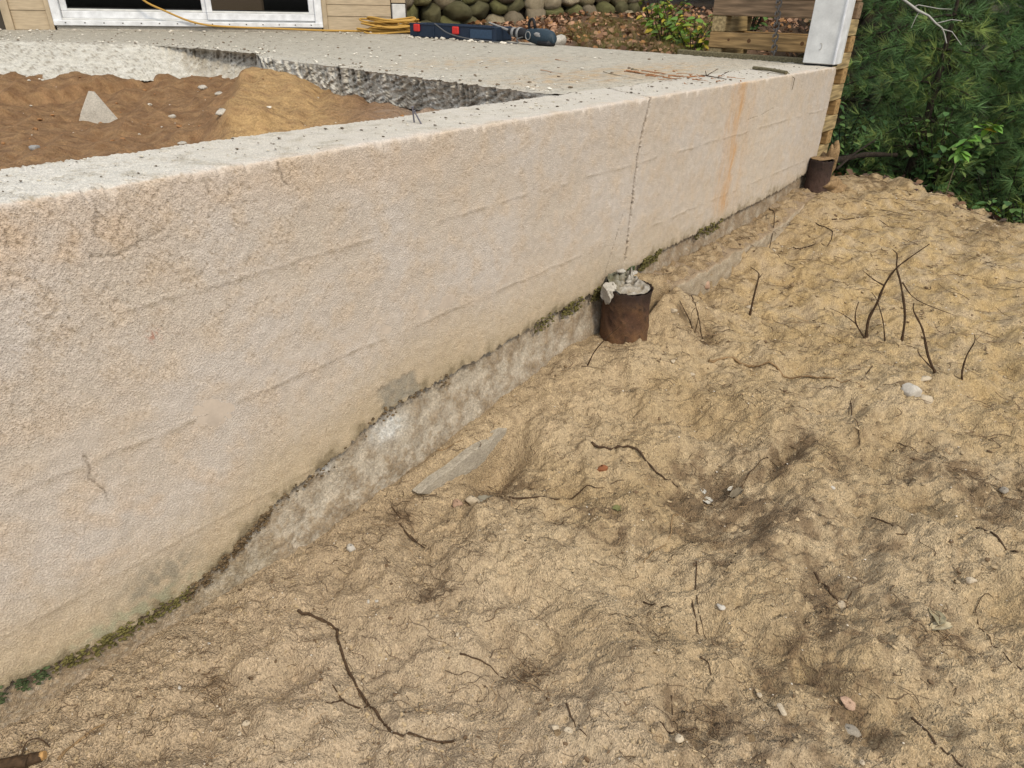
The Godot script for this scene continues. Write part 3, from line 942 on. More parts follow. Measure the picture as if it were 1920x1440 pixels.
# ------------------------------------------------------------------ house
func build_house() -> void:
	var h := node("house", "beige sided house with a white sliding glass door at the back of the patio", "house", HO)
	h.transform.basis = Basis(HD, Vector3.UP, HN)
	# walls (with the door opening), roof and a dark room behind the glass
	for q in [[-1.6, 0.365, -0.02, 2.7], [2.375, 3.10, -0.02, 2.7], [0.365, 2.375, 2.1, 2.7]]:
		obj("wall", box_mesh(V((q[0] + q[1]) * 0.5, (q[2] + q[3]) * 0.5, -0.09), V(q[1] - q[0], q[3] - q[2], 0.14), 0.002), M.gap, h)
	obj("side_wall", box_mesh(V(3.03, 1.34, -3.1), V(0.14, 2.72, 5.88), 0.002), M.siding, h)
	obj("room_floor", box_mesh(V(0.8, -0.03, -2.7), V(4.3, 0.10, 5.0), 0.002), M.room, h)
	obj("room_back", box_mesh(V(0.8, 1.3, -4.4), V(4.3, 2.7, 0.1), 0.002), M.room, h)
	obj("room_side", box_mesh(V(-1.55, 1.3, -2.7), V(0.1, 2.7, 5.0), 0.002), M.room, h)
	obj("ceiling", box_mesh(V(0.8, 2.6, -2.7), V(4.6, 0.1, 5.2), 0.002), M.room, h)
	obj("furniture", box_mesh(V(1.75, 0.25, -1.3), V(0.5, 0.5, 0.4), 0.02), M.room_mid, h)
	obj("roof", box_mesh(V(0.8, 2.78, -2.6), V(5.4, 0.14, 6.2), 0.01), M.shingle, h)
	# boards left and right of the door: each its own lapped plank
	for q in [[0.10, 0.332, 0.131], [2.42, 2.975, 0.122]]:
		var y := 0.0
		var first := true
		while y < 2.66:
			var bh: float = q[2] if first else 0.0885
			first = false
			var m := Mesher.new()
			m.box(V((q[0] + q[1]) * 0.5, y + bh * 0.5, 0.0), V(q[1] - q[0], bh + 0.004, 0.012), 0.003, Basis(Vector3.RIGHT, -0.06))
			obj("siding_board", m.done(), M.siding, h)
			y += bh
			if y > 0.5:
				m = Mesher.new()
				m.box(V((q[0] + q[1]) * 0.5, (y + 2.66) * 0.5, 0.0), V(q[1] - q[0], 2.66 - y, 0.012), 0.003)
				obj("siding", m.done(), M.siding, h)
				break
	obj("trim_board", box_mesh(V(0.072, 1.31, 0.012), V(0.056, 2.66, 0.03), 0.003), M.trim, h)
	obj("trim_board", box_mesh(V(0.350, 1.31, 0.014), V(0.034, 2.66, 0.034), 0.003), M.trim, h)
	obj("trim_board", box_mesh(V(2.396, 1.31, 0.012), V(0.042, 2.66, 0.03), 0.003), M.trim, h)
	obj("corner_board", box_mesh(V(3.045, 1.44, 0.010), V(0.13, 2.42, 0.03), 0.003), M.trim, h)
	obj("white_block", box_mesh(V(3.042, 0.145, 0.016), V(0.116, 0.155, 0.036), 0.003), M.white_warm, h)
	obj("corner_return", box_mesh(V(3.108, 1.33, -0.05), V(0.014, 2.66, 0.15), 0.002), M.gap, h)
	obj("far_window_edge", box_mesh(V(-0.02, 1.4, 0.012), V(0.05, 2.5, 0.03), 0.003), M.white_warm, h)
	# sliding door
	var d := Node3D.new()
	d.name = "sliding_door"
	h.add_child(d)
	d.set_meta("label", "white framed sliding glass door")
	obj("jamb", box_mesh(V(0.398, 1.06, 0.0), V(0.06, 2.06, 0.09), 0.004), M.white, d)
	obj("jamb", box_mesh(V(2.342, 1.06, 0.0), V(0.06, 2.06, 0.09), 0.004), M.white, d)
	obj("head", box_mesh(V(1.37, 2.08, 0.0), V(2.0, 0.06, 0.09), 0.004), M.white, d)
	obj("sill", box_mesh(V(1.37, 0.05, 0.012), V(2.0, 0.036, 0.10), 0.004), M.white, d)
	obj("track", box_mesh(V(1.37, 0.074, -0.012), V(1.9, 0.014, 0.05), 0.003), M.white_warm, d)
	for q in [[0.43, 1.475, -0.026], [1.462, 2.312, 0.010]]:
		var lo: float = q[0]
		var hi: float = q[1]
		var z: float = q[2]
		obj("bottom_rail", box_mesh(V((lo + hi) * 0.5, 0.105, z), V(hi - lo, 0.05, 0.034), 0.004), M.white, d)
		obj("bead", box_mesh(V((lo + hi) * 0.5, 0.138, z - 0.003), V(hi - lo - 0.06, 0.016, 0.026), 0.003), M.white_warm, d)
		obj("stile", box_mesh(V(lo + 0.022, 1.09, z), V(0.044, 1.92, 0.033), 0.004), M.white, d)
		obj("stile", box_mesh(V(hi - 0.022, 1.09, z), V(0.044, 1.92, 0.033), 0.004), M.white, d)
		obj("glass_pane", box_mesh(V((lo + hi) * 0.5, 1.09, z - 0.004), V(hi - lo - 0.08, 1.88, 0.006), 0.001), M.glass, d)
		obj("gasket", box_mesh(V((lo + hi) * 0.5, 0.150, z - 0.003), V(hi - lo - 0.09, 0.009, 0.02), 0.001), M.gasket, d)
	for k in 15:
		var m := Mesher.new()
		m.box(V(0.45 + k * 0.13, 0.052, 0.0635), V(0.010, 0.007, 0.004), 0.001)
		obj("screw", m.done(), M.gap, d)
	# crumbled mortar under the sill
	obj("mortar", box_mesh(V(1.37, 0.012, 0.015), V(1.98, 0.036, 0.05), 0.006), M.chunk, h)
	# yellow extension lead: down from the door, along the wall, then a heap of loops at the corner
	var m := Mesher.new()
	var pts := []
	for q in [V(0.93, 0.34, 0.09), V(1.02, 0.213, 0.09), V(1.157, 0.142, 0.09), V(1.30, 0.080, 0.085), V(1.42, 0.05, 0.085), V(1.54, 0.038, 0.085), V(1.75, 0.030, 0.085), V(2.0, 0.024, 0.085), V(2.35, 0.014, 0.085), V(2.65, 0.012, 0.11), V(2.8, 0.012, 0.12)]:
		pts.append(HO + h.transform.basis * q)
	m.tube(smooth_path(pts, 5), 0.0075, 0.0075, 8)
	for k in 16:
		var loop := []
		var cx := 2.93 + rng.randf_range(-0.09, 0.11)
		var cz := 0.22 + rng.randf_range(-0.06, 0.06)
		var rx := rng.randf_range(0.14, 0.26)
		var rz := rng.randf_range(0.06, 0.11)
		var y0 := 0.01 + k * 0.0065
		var ph := rng.randf_range(0, TAU)
		for s in 15:
			var a := ph + TAU * 1.04 * s / 14.0
			loop.append(HO + h.transform.basis * V(cx + cos(a) * rx, y0 + 0.012 * sin(a * 2.0 + k) + rng.randf_range(0, 0.006), cz + sin(a) * rz))
		m.tube(smooth_path(loop, 3), 0.0075, 0.0075, 7)
	thing("extension_cord", m.done(), M.cord, "yellow extension cord along the house wall ending in a heap of loops", "cord")

# ------------------------------------------------------------------ stone wall and bank
func build_stone_wall() -> void:
	var w := node("stone_wall", "dry stacked mossy boulder wall beyond the corner of the house", "stone wall", V(4.95, 0, -4.95))
	var mats := []
	var tints := [Color(0.22, 0.19, 0.12), Color(0.17, 0.16, 0.085), Color(0.13, 0.13, 0.06), Color(0.30, 0.26, 0.19), Color(0.20, 0.17, 0.13), Color(0.11, 0.105, 0.06), Color(0.38, 0.33, 0.25)]
	for t in tints:
		var mt := tri(mat(lin(t.r * 1.7, t.g * 1.65, t.b * 1.5), 0.95), Vector3.ONE * 2.5, M.chunk.albedo_texture, M.chunk.heightmap_texture, 1.2)
		mats.append(mt)
	var shapes := []
	for k in 9:
		shapes.append(lump(Vector3.ONE, 100 + k, 0.14, 5, 16, 11))
	var dirv := V(2.75, 0, 1.45).normalized()
	var nrm := V(-dirv.z, 0, dirv.x)
	var len := 3.2
	for row in 6:
		var s := rng.randf_range(-0.2, 0.0)
		while s < len:
			var far := s / len
			var size := lerpf(0.31, 0.20, far) * rng.randf_range(0.8, 1.15)
			if row >= 4:
				size *= 0.72
			var base_y := lerpf(-0.22, 0.10, ss(0.0, 1.0, far))
			var y := base_y + row * lerpf(0.165, 0.115, far)
			if y < 0.75:
				var p := dirv * (s + size * 0.5) + nrm * (rng.randf_range(-0.04, 0.04) - row * 0.03) + V(0, y, 0)
				var pick: int = rng.randi() % 6
				if y > 0.24 and far > 0.45:
					pick = [3, 6, 3, 4, 0, 6][rng.randi() % 6]
				var o := obj("stone", shapes[rng.randi() % 9], mats[pick], w, p)
				o.scale = V(size * 1.1, size * rng.randf_range(0.72, 1.0), size)
				o.rotation = V(rng.randf_range(-0.3, 0.3), rng.randf_range(0, TAU), rng.randf_range(-0.3, 0.3))
			s += size * rng.randf_range(0.86, 1.0)
	var back := Mesher.new()
	var bb := Basis(dirv, Vector3.UP, dirv.cross(Vector3.UP))
	back.box(dirv * 1.6 - nrm * 0.22 + V(0, 0.2, 0), V(3.6, 1.3, 0.2), 0.05, bb)
	obj("earth_backing", back.done(), M.bark, w)
	thing("round_stone", lump(V(0.13, 0.10, 0.11), 150, 0.1, 2), M.chunk, "lone pale round stone on the leaves just beyond the power tool", "stone", V(4.40, 0.015, -2.15))

# ------------------------------------------------------------------ pallet
func build_pallet() -> void:
	# square timbers laid crosswise, one layer along the patio's end, the next running away from it
	var p := node("timber_crib", "stack of crossed square timbers standing behind the far end of the patio", "timber stack", V(4.2, -0.75, -0.483))
	for k in 15:
		var y := 0.795 + (k - 8) * 0.0885 + 0.0442
		if k % 2 == 0 or k == 11 or k == 13:
			for back in 2:
				var mt: Material = M.wood_ochre if k < 9 else M.wood_grey
				var b := obj("timber", box_mesh(Vector3.ZERO, V(0.088, 0.0875, 0.752 + rng.randf_range(-0.02, 0.012)), 0.004), mt, p, V(0.044 + 0.33 * back, y, rng.randf_range(-0.006, 0.006)))
				b.rotation = V(rng.randf_range(-0.003, 0.003), rng.randf_range(-0.012, 0.012), 0)
				if k == 8 and back == 0:
					for q in [-0.25, -0.12, 0.2]:
						var kn := Mesher.new()
						kn.tube([V(-0.0455, 0.004, q), V(-0.036, 0.004, q)], 0.012 if q > -0.2 else 0.008, 0.008, 9)
						obj("knot", kn.done(), M.knot, b)
		else:
			for z in [-0.325, 0.330]:
				var b := obj("timber", box_mesh(Vector3.ZERO, V(0.42 + rng.randf_range(-0.02, 0.01), 0.0875, 0.088), 0.004), M.wood_across, p, V(0.208, y, z + rng.randf_range(-0.008, 0.004)))
				b.rotation.y = rng.randf_range(-0.02, 0.02)

# ------------------------------------------------------------------ post and chain
func build_post_and_chain() -> void:
	var p := node("porch_post", "white boxed porch post standing on the far corner of the wall", "post", V(4.02, 0.0, -0.09))
	obj("shaft", box_mesh(V(0, 1.25, 0), V(0.148, 2.48, 0.165), 0.004), M.white_warm, p)
	obj("corner_strip", box_mesh(V(-0.03, 1.25, 0.0845), V(0.100, 2.48, 0.012), 0.003), M.white, p)
	obj("base_shim", box_mesh(V(0, 0.003, -0.005), V(0.13, 0.012, 0.14), 0.002), M.black, p)
	var m := Mesher.new()
	var arc := []
	for k in 9:
		var a := 0.9 + 4.4 * k / 8.0
		arc.append(V(-0.0746, 0.095 + sin(a) * 0.016, -0.004 - cos(a) * 0.007))
	m.tube(arc, 0.0022, 0.0022, 5)
	obj("scuff_mark", m.done(), M.scuff, p)
	# chain
	var c := node("hanging_chain", "grey steel chain hanging down in front of the timber stack", "chain", V(4.105, 0, -0.395))
	var link := Mesher.new()
	var ring := []
	for k in 13:
		var a := TAU * k / 12.0
		var s := sin(a)
		ring.append(V(cos(a) * 0.0135, s * 0.010 + signf(s) * 0.010, 0))
	link.tube(ring, 0.0052, 0.0052, 6)
	var lm := link.done()
	for k in 80:
		var y := 0.035 + k * 0.0285
		var o := obj("link", lm, M.steel, c, V(-0.004 * sin(y * 2.0), y, -0.028 * y / 0.3 if y < 0.6 else -0.056))
		o.rotation = V(0.09 if y < 0.6 else 0.0, PI * 0.5 * (k % 2) + 0.5, 0)
	obj("hook_beam", box_mesh(V(-0.05, 2.42, 0.05), V(0.2, 0.09, 1.0), 0.01), M.white_warm, c)

# ------------------------------------------------------------------ tool case and power tool
func build_tools() -> void:
	var c := node("tool_case", "open navy blue tool case with two red latches lying on the patio", "tool case", V(4.09, 0.004, -2.87))
	c.rotation.y = 0.07
	var L := 0.84
	obj("floor", box_mesh(V(0, 0.01, 0), V(0.2, 0.016, L), 0.004), M.navy, c)
	obj("side", box_mesh(V(-0.1, 0.05, 0), V(0.014, 0.098, L), 0.005), M.navy, c)
	obj("side", box_mesh(V(0.1, 0.05, 0), V(0.014, 0.098, L), 0.005), M.navy, c)
	obj("side", box_mesh(V(0, 0.05, -L * 0.5 + 0.007), V(0.188, 0.096, 0.014), 0.004), M.navy, c)
	obj("side", box_mesh(V(0, 0.05, L * 0.5 - 0.007), V(0.188, 0.096, 0.014), 0.004), M.navy, c)
	obj("rim", box_mesh(V(-0.104, 0.092, 0), V(0.016, 0.012, L - 0.004), 0.003), M.navy, c)
	for k in 5:
		obj("rib", box_mesh(V(-0.109, 0.045, -0.34 + k * 0.17), V(0.006, 0.07, 0.012), 0.002), M.navy, c)
	obj("panel", box_mesh(V(-0.1095, 0.045, 0.29), V(0.006, 0.06, 0.20), 0.002), M.navy_light, c)
	obj("latch", box_mesh(V(-0.116, 0.066, -0.335), V(0.018, 0.052, 0.062), 0.006), M.red, c)
	obj("latch", box_mesh(V(-0.116, 0.062, 0.055), V(0.018, 0.052, 0.062), 0.006), M.red, c)
	# breaker hammer, nose to the left
	var t := node("demolition_hammer", "dusty dark blue electric breaker hammer lying beside the open tool case", "power tool", V(4.07, 0.062, -2.19))
	t.rotation = V(0.07, -0.12, 0)
	var body := lathe([Vector2(0.0, -0.005), Vector2(0.034, 0.0), Vector2(0.044, 0.03), Vector2(0.052, 0.10), Vector2(0.058, 0.17), Vector2(0.050, 0.235), Vector2(0.028, 0.265), Vector2(0.0, 0.27)], 18)
	var b := obj("motor_housing", body, M.teal, t)
	b.rotation.x = PI / 2
	b.scale = V(0.95, 1, 1)
	var collar := obj("front_collar", lathe([Vector2(0.0, -0.19), Vector2(0.018, -0.19), Vector2(0.026, -0.17), Vector2(0.030, -0.14), Vector2(0.026, -0.11), Vector2(0.036, -0.10), Vector2(0.038, -0.05), Vector2(0.034, 0.004), Vector2(0.0, 0.004)], 16), M.black, t)
	collar.rotation.x = PI / 2
	for q in [[-0.135, 0.0305], [-0.075, 0.0385]]:
		var ringo := obj("dusty_ring", lathe([Vector2(0.02, q[0] - 0.014), Vector2(q[1] + 0.002, q[0] - 0.010), Vector2(q[1] + 0.002, q[0] + 0.010), Vector2(0.02, q[0] + 0.014)], 16), M.dust, t)
		ringo.rotation.x = PI / 2
	var mz := Mesher.new()
	mz.tube([V(0.0, 0.004, -0.18), V(-0.01, 0.035, -0.40)], 0.009, 0.007, 8)
	obj("chisel_bit", mz.done(), M.dust, t)
	mz = Mesher.new()
	var hp := []
	for q in [V(0, 0.03, 0.02), V(-0.01, 0.075, 0.018), V(-0.01, 0.10, 0.035), V(-0.01, 0.10, 0.06), V(-0.01, 0.07, 0.075), V(0, 0.04, 0.07)]:
		hp.append(q)
	mz.tube(smooth_path(hp, 4), 0.010, 0.010, 8)
	obj("handle", mz.done(), M.black, t)
	mz = Mesher.new()
	var rp := []
	for k in 17:
		var a := TAU * k / 16.0
		rp.append(V(-0.050, sin(a) * 0.026, 0.055 + cos(a) * 0.024))
	mz.tube(rp, 0.0035, 0.0035, 6)
	obj("gear_cover", mz.done(), M.dust, t)
	obj("rear_cap", box_mesh(V(-0.01, -0.03, 0.20), V(0.09, 0.05, 0.13), 0.02), M.black, t)
	obj("dust_patch", lump(V(0.03, 0.035, 0.09), 171, 0.3, 3), M.dust, t, V(-0.043, 0.012, 0.15))
	mz = Mesher.new()
	var cab := []
	for q in [V(3.972, 0.105, -3.02), V(3.955, 0.085, -2.96), V(3.945, 0.045, -2.85), V(3.935, 0.022, -2.68), V(3.93, 0.012, -2.5), V(3.93, 0.009, -2.34), V(3.97, 0.010, -2.2), V(4.01, 0.03, -2.24), V(4.05, 0.05, -2.2)]:
		cab.append(q)
	mz.tube(smooth_path(cab, 5), 0.0045, 0.0045, 7)
	thing("power_cable", mz.done(), M.cable, "thin grey power cable looping over the navy tool case front", "cable")

# ------------------------------------------------------------------ pipes against the wall
func pipe_shell(r: float, y0: float, y1: float, dent: float, sd: int, c0: Color, c1: Color) -> ArrayMesh:
	var P := PackedVector3Array()
	var C := PackedColorArray()
	var nu := 72
	var nv := 40
	for j in nv + 6:
		for i in nu + 1:
			var a := TAU * i / nu
			var d := V(cos(a), 0, sin(a))
			var hh := (y1 - y0) / nv / r * j
			var m := n_mid.get_noise_3d(d.x * 0.9 + sd, hh * 0.9, d.z * 0.9)
			var f := n_fine.get_noise_3d(d.x * 1.3 + sd, hh * 1.3, d.z * 1.3)
			var y := lerpf(y0, y1 + f * 0.012, minf(1.0, float(j) / nv))
			var rr := r + m * dent + f * 0.002
			if j > nv:
				y -= 0.012 * (j - nv)
				rr -= 0.006
			P.append(d * rr + V(0, y, 0))
			var h := float(j) / nv
			var c := c0.lerp(c1, clampf(0.5 + m * 1.2 + (0.5 - h) * 0.7, 0, 1))
			c = c.lerp(Color(0.05, 0.035, 0.03), clampf(ss(0.75, 1.0, h) * 0.8 + ss(0.15, 0.45, f) * 0.6, 0, 0.9))
			C.append(c)
	return grid(nu + 1, nv + 6, P, C, true)

func build_pipes() -> void:
	var p := node("rusty_pipe", "short rust brown steel pipe full of rubble against the wall foot", "pipe", V(1.775, 0, 0.086))
	obj("shell", pipe_shell(0.086, -1.0, -0.61, 0.008, 3, Color(0.19, 0.10, 0.06), Color(0.36, 0.19, 0.09)), M.rust, p)
	var P := PackedVector3Array()
	var C := PackedColorArray()
	for j in 14:
		for i in 25:
			var a := TAU * i / 24.0
			var r := 0.078 * j / 13.0
			var q := V(cos(a) * r, 0, sin(a) * r)
			var f := n_fine.get_noise_2d(q.x * 14.0 + 5.0, q.z * 14.0)
			q.y = -0.612 + 0.045 * (1.0 - j / 13.0) * (0.8 + f) + f * 0.012 + 0.03 * ss(0.02, -0.07, q.z)
			P.append(q)
			C.append(Color(0.33, 0.27, 0.19).lerp(Color(0.52, 0.48, 0.42), clampf(0.45 + f * 1.6, 0, 1)).lerp(Color(0.10, 0.12, 0.05), 0.6 * ss(0.02, -0.06, q.z)))
	obj("rubble_fill", grid(25, 14, P, C), M.concrete, p)
	thing("mortar_lump", lump(V(0.065, 0.075, 0.05), 201, 0.7, 6, 34, 22), M.chunk, "whitish crumbly mortar lump stuck on the left rim of the rusty pipe", "rubble", V(1.705, -0.625, 0.062))
	var bits := [[1.77, -0.535, 0.055, 0.055, "white flat chip topmost in the rusty pipe's rubble"], [1.80, -0.545, 0.085, 0.05, "pale grey chip at the middle of the rusty pipe's rubble"], [1.75, -0.56, 0.10, 0.04, "small pale chip low on the rusty pipe's rubble"], [1.83, -0.56, 0.05, 0.035, "small pale chip at the right of the rusty pipe's rubble"]]
	for k in bits.size():
		var b: Array = bits[k]
		thing("concrete_chip", lump(V(b[3], b[3] * 0.35, b[3] * 0.6) * 0.8, 210 + k, 0.3, 5), M.chunk, b[4], "rubble", V(b[0], b[1] - 0.022, b[2]), "chips in the rusty pipe")
	var q2 := node("brown_pipe", "short dark brown pipe at the far end of the wall", "pipe", V(3.905, 0, 0.06))
	obj("shell", pipe_shell(0.064, -0.95, -0.465, 0.003, 9, Color(0.14, 0.085, 0.065), Color(0.19, 0.115, 0.09)), M.rust, q2)
	obj("rim_cap", lump(V(0.12, 0.02, 0.12), 231, 0.25, 2), M.root_pale, q2, V(0, -0.462, 0))
	thing("root_stump", lump(V(0.11, 0.26, 0.10), 232, 0.6, 2, 24, 16), M.root_pale, "gnarled clay caked root lump beside the dark brown pipe", "root", V(4.06, -0.55, 0.055))
	thing("root_stump", lump(V(0.2, 0.1, 0.1), 233, 0.6, 2, 24, 16), M.root_pale, "low gnarled root running down into the sand past the brown pipe", "root", V(4.02, -0.63, 0.13))
	# upright slab sticking out of the sand: outline in the plane of the wall, 3 cm thick
	var o := [Vector2(0.0, 0.0), Vector2(0.19, -0.13), Vector2(0.28, -0.13), Vector2(0.36, -0.05), Vector2(0.385, 0.028), Vector2(0.36, 0.034), Vector2(0.30, 0.022), Vector2(0.22, 0.024), Vector2(0.13, 0.012), Vector2(0.06, 0.012)]
	var m := Mesher.new()
	var n := o.size()
	var cen := Vector2(0.2, -0.03)
	for k in n:
		var a: Vector2 = o[k]
		var b: Vector2 = o[(k + 1) % n]
		var ai := a.lerp(cen, 0.03)
		var bi := b.lerp(cen, 0.03)
		m.tri(V(cen.x, cen.y, 0.016), V(ai.x, ai.y, 0.014), V(bi.x, bi.y, 0.014))
		m.quad(V(ai.x, ai.y, 0.014), V(a.x, a.y, 0.008), V(b.x, b.y, 0.008), V(bi.x, bi.y, 0.014))
		m.quad(V(a.x, a.y, 0.008), V(a.x, a.y, -0.014), V(b.x, b.y, -0.014), V(b.x, b.y, 0.008))
	thing("stone_slab", m.done(), M.slab_stone if M.has("slab_stone") else slab_material(), "flat grey wedge of concrete standing on edge in the sand", "slab", V(0.712, -0.912, 0.076))

func slab_material() -> StandardMaterial3D:
	M.slab_stone = tri(mat(lin(0.52, 0.45, 0.35), 0.9), Vector3(1.2, 2.5, 2.5), M.chunk.albedo_texture, M.chunk.heightmap_texture, 0.35)
	return M.slab_stone

# ------------------------------------------------------------------ woods
func leaf_mesh(w := 0.5, fold := 0.15, droop := 0.15) -> ArrayMesh:
	var m := Mesher.new()
	var prof := [Vector2(0.02, 0.0), Vector2(w * 0.38, 0.22), Vector2(w * 0.5, 0.45), Vector2(w * 0.36, 0.72), Vector2(0.0, 1.0)]
	for k in 4:
		var a: Vector2 = prof[k]
		var b: Vector2 = prof[k + 1]
		var ya := -droop * a.y * a.y
		var yb := -droop * b.y * b.y
		for s in [-1.0, 1.0]:
			var p := [V(0, ya, a.y), V(s * a.x, ya + fold * a.x, a.y), V(s * b.x, yb + fold * b.x, b.y), V(0, yb, b.y)]
			if s > 0:
				m.quad(p[0], p[3], p[2], p[1])
			else:
				m.quad(p[0], p[1], p[2], p[3])
	return m.done()

func tuft_mesh(sd: int) -> ArrayMesh:
	var r := RandomNumberGenerator.new()
	r.seed = sd
	var m := Mesher.new()
	for k in 20:
		var d := V(r.randf_range(-0.75, 0.75), r.randf_range(-0.45, 0.6), r.randf_range(0.25, 1.0)).normalized()
		var side := d.cross(V(r.randf_range(-1, 1), 1, r.randf_range(-1, 1))).normalized() * 0.028
		var l := r.randf_range(0.75, 1.1)
		m.tri(side * 0.6 + d * 0.02, d * l + V(0, -0.12, 0), -side * 0.6 + d * 0.02)
	return m.done()

func turned(at: Vector3, d: Vector3, scale: float, roll := 0.0) -> Transform3D:
	var z := d.normalized()
	var x := Vector3.UP.cross(z)
	if x.length() < 0.05:
		x = Vector3.RIGHT
	x = x.normalized()
	var y := z.cross(x)
	return Transform3D(Basis(x, y, z) * Basis(Vector3.BACK, roll) * Basis().scaled(Vector3.ONE * scale), at)

var tufts := []
var leaves := []

func pine(at: Vector2, height: float, low: float, reach: float, sd: int, label: String, dens := 1.0, bright := 1.0) -> void:
	var r := RandomNumberGenerator.new()
	r.seed = sd
	var base := V(at.x, floor_height(at.x, at.y) - 0.05, at.y)
	var t := node("pine_tree", label, "pine tree", base, "pines in the woods beyond the sand")
	var m := Mesher.new()
	m.tube([V(0, 0, 0), V(0.02, height * 0.5, 0.02), V(0, height, 0)], 0.02 + height * 0.012, 0.01, 9)
	obj("trunk", m.done(), M.bark, t)
	var W := []
	var C := []
	var b := Mesher.new()
	var y := low
	while y < height:
		var f := (y - low) / (height - low)
		var ln := reach * (1.0 - 0.8 * f) * r.randf_range(0.75, 1.1)
		var count := 5
		var ph := r.randf_range(0, TAU)
		for k in count:
			var a := ph + TAU * k / count + r.randf_range(-0.3, 0.3)
			var d := V(cos(a), 0, sin(a))
			var pts := []
			var droop := r.randf_range(-0.10, 0.22)
			for s in 5:
				var q := s / 4.0
				pts.append(V(0, y, 0) + d * ln * q + V(0, (droop * q - 0.22 * q * q) * ln, 0))
			b.tube(pts, 0.008 + ln * 0.004, 0.003, 4)
			var along := int(ln * 17.0 * dens)
			for s in along:
				var q := 0.25 + 0.75 * s / maxf(1, along - 1)
				var p := V(0, y, 0) + d * ln * q + V(0, (droop * q - 0.22 * q * q) * ln, 0)
				for e in 3:
					var sd2: float = [-1.0, 0.0, 1.0][e]
					var off := d.cross(Vector3.UP) * sd2 * r.randf_range(0.2, 1.0) * 0.34 * ln * (1.0 - 0.7 * absf(q - 0.5)) + V(0, r.randf_range(-0.07, 0.05), 0)
					var dir := (d * 0.9 + d.cross(Vector3.UP) * sd2 * 0.8 + V(0, r.randf_range(-0.25, 0.35), 0))
					W.append(turned(p + off, dir, r.randf_range(0.085, 0.13), r.randf_range(0, TAU)))
					var g := r.randf_range(0.5, 1.5) * bright
					C.append(Color(0.058 * g, 0.108 * g, 0.034 * g) if r.randf() < 0.75 else Color(0.13 * g, 0.17 * g, 0.045 * g))
		y += (0.20 if height < 4.0 else 0.34) * r.randf_range(0.8, 1.2)
	obj("branches", b.done(), M.bark, t).set_meta("kind", "stuff")
	many("needles", tufts[sd % 3], M.needle, W, C, t)

func shrub(called: String, at: Vector3, h: float, spread: float, stems: int, per: int, leaf_size: float, cols: Array, sd: int, label: String, single := false, group := "") -> void:
	var r := RandomNumberGenerator.new()
	r.seed = sd
	var t := node(called, label, "shrub", at, group)
	var m := Mesher.new()
	var W := []
	var C := []
	for k in stems:
		var a := r.randf_range(0, TAU)
		var rr := spread * sqrt(r.randf())
		var tip := V(cos(a) * rr, h * r.randf_range(0.55, 1.0), sin(a) * rr)
		var pts := smooth_path([V(cos(a) * rr * 0.15, 0, sin(a) * rr * 0.15), V(tip.x * 0.5, tip.y * 0.55, tip.z * 0.5), tip + V(cos(a), -0.1, sin(a)) * 0.05 * h], 3)
		m.tube(pts, 0.006, 0.002, 4)
		for s in per:
			var q := r.randf_range(0.15, 1.0) * (pts.size() - 1)
			var p: Vector3 = pts[int(q)].lerp(pts[mini(int(q) + 1, pts.size() - 1)], q - int(q))
			var a2 := r.randf_range(0, TAU)
			W.append(turned(p, V(cos(a2), r.randf_range(-0.45, 0.25), sin(a2)), leaf_size * r.randf_range(0.45, 1.2), r.randf_range(-0.5, 0.5)))
			var c: Color = cols[r.randi() % cols.size()]
			var g := r.randf_range(0.7, 1.25)
			C.append(Color(c.r * g, c.g * g, c.b * g))
	obj("stems", m.done(), M.bark, t)
	if single:
		var mats := []
		for c in cols:
			var mt: StandardMaterial3D = mat(lin(c.r, c.g, c.b), 0.7)
			mt.backlight_enabled = true
			mt.backlight = Color(0.35, 0.4, 0.12)
			mats.append(mt)
		for k in W.size():
			var o := obj("leaf", leaves[k % 2], mats[k % mats.size()], t)
			o.transform = W[k]
	else:
		many("foliage", leaves[sd % 2], M.leaf, W, C, t)

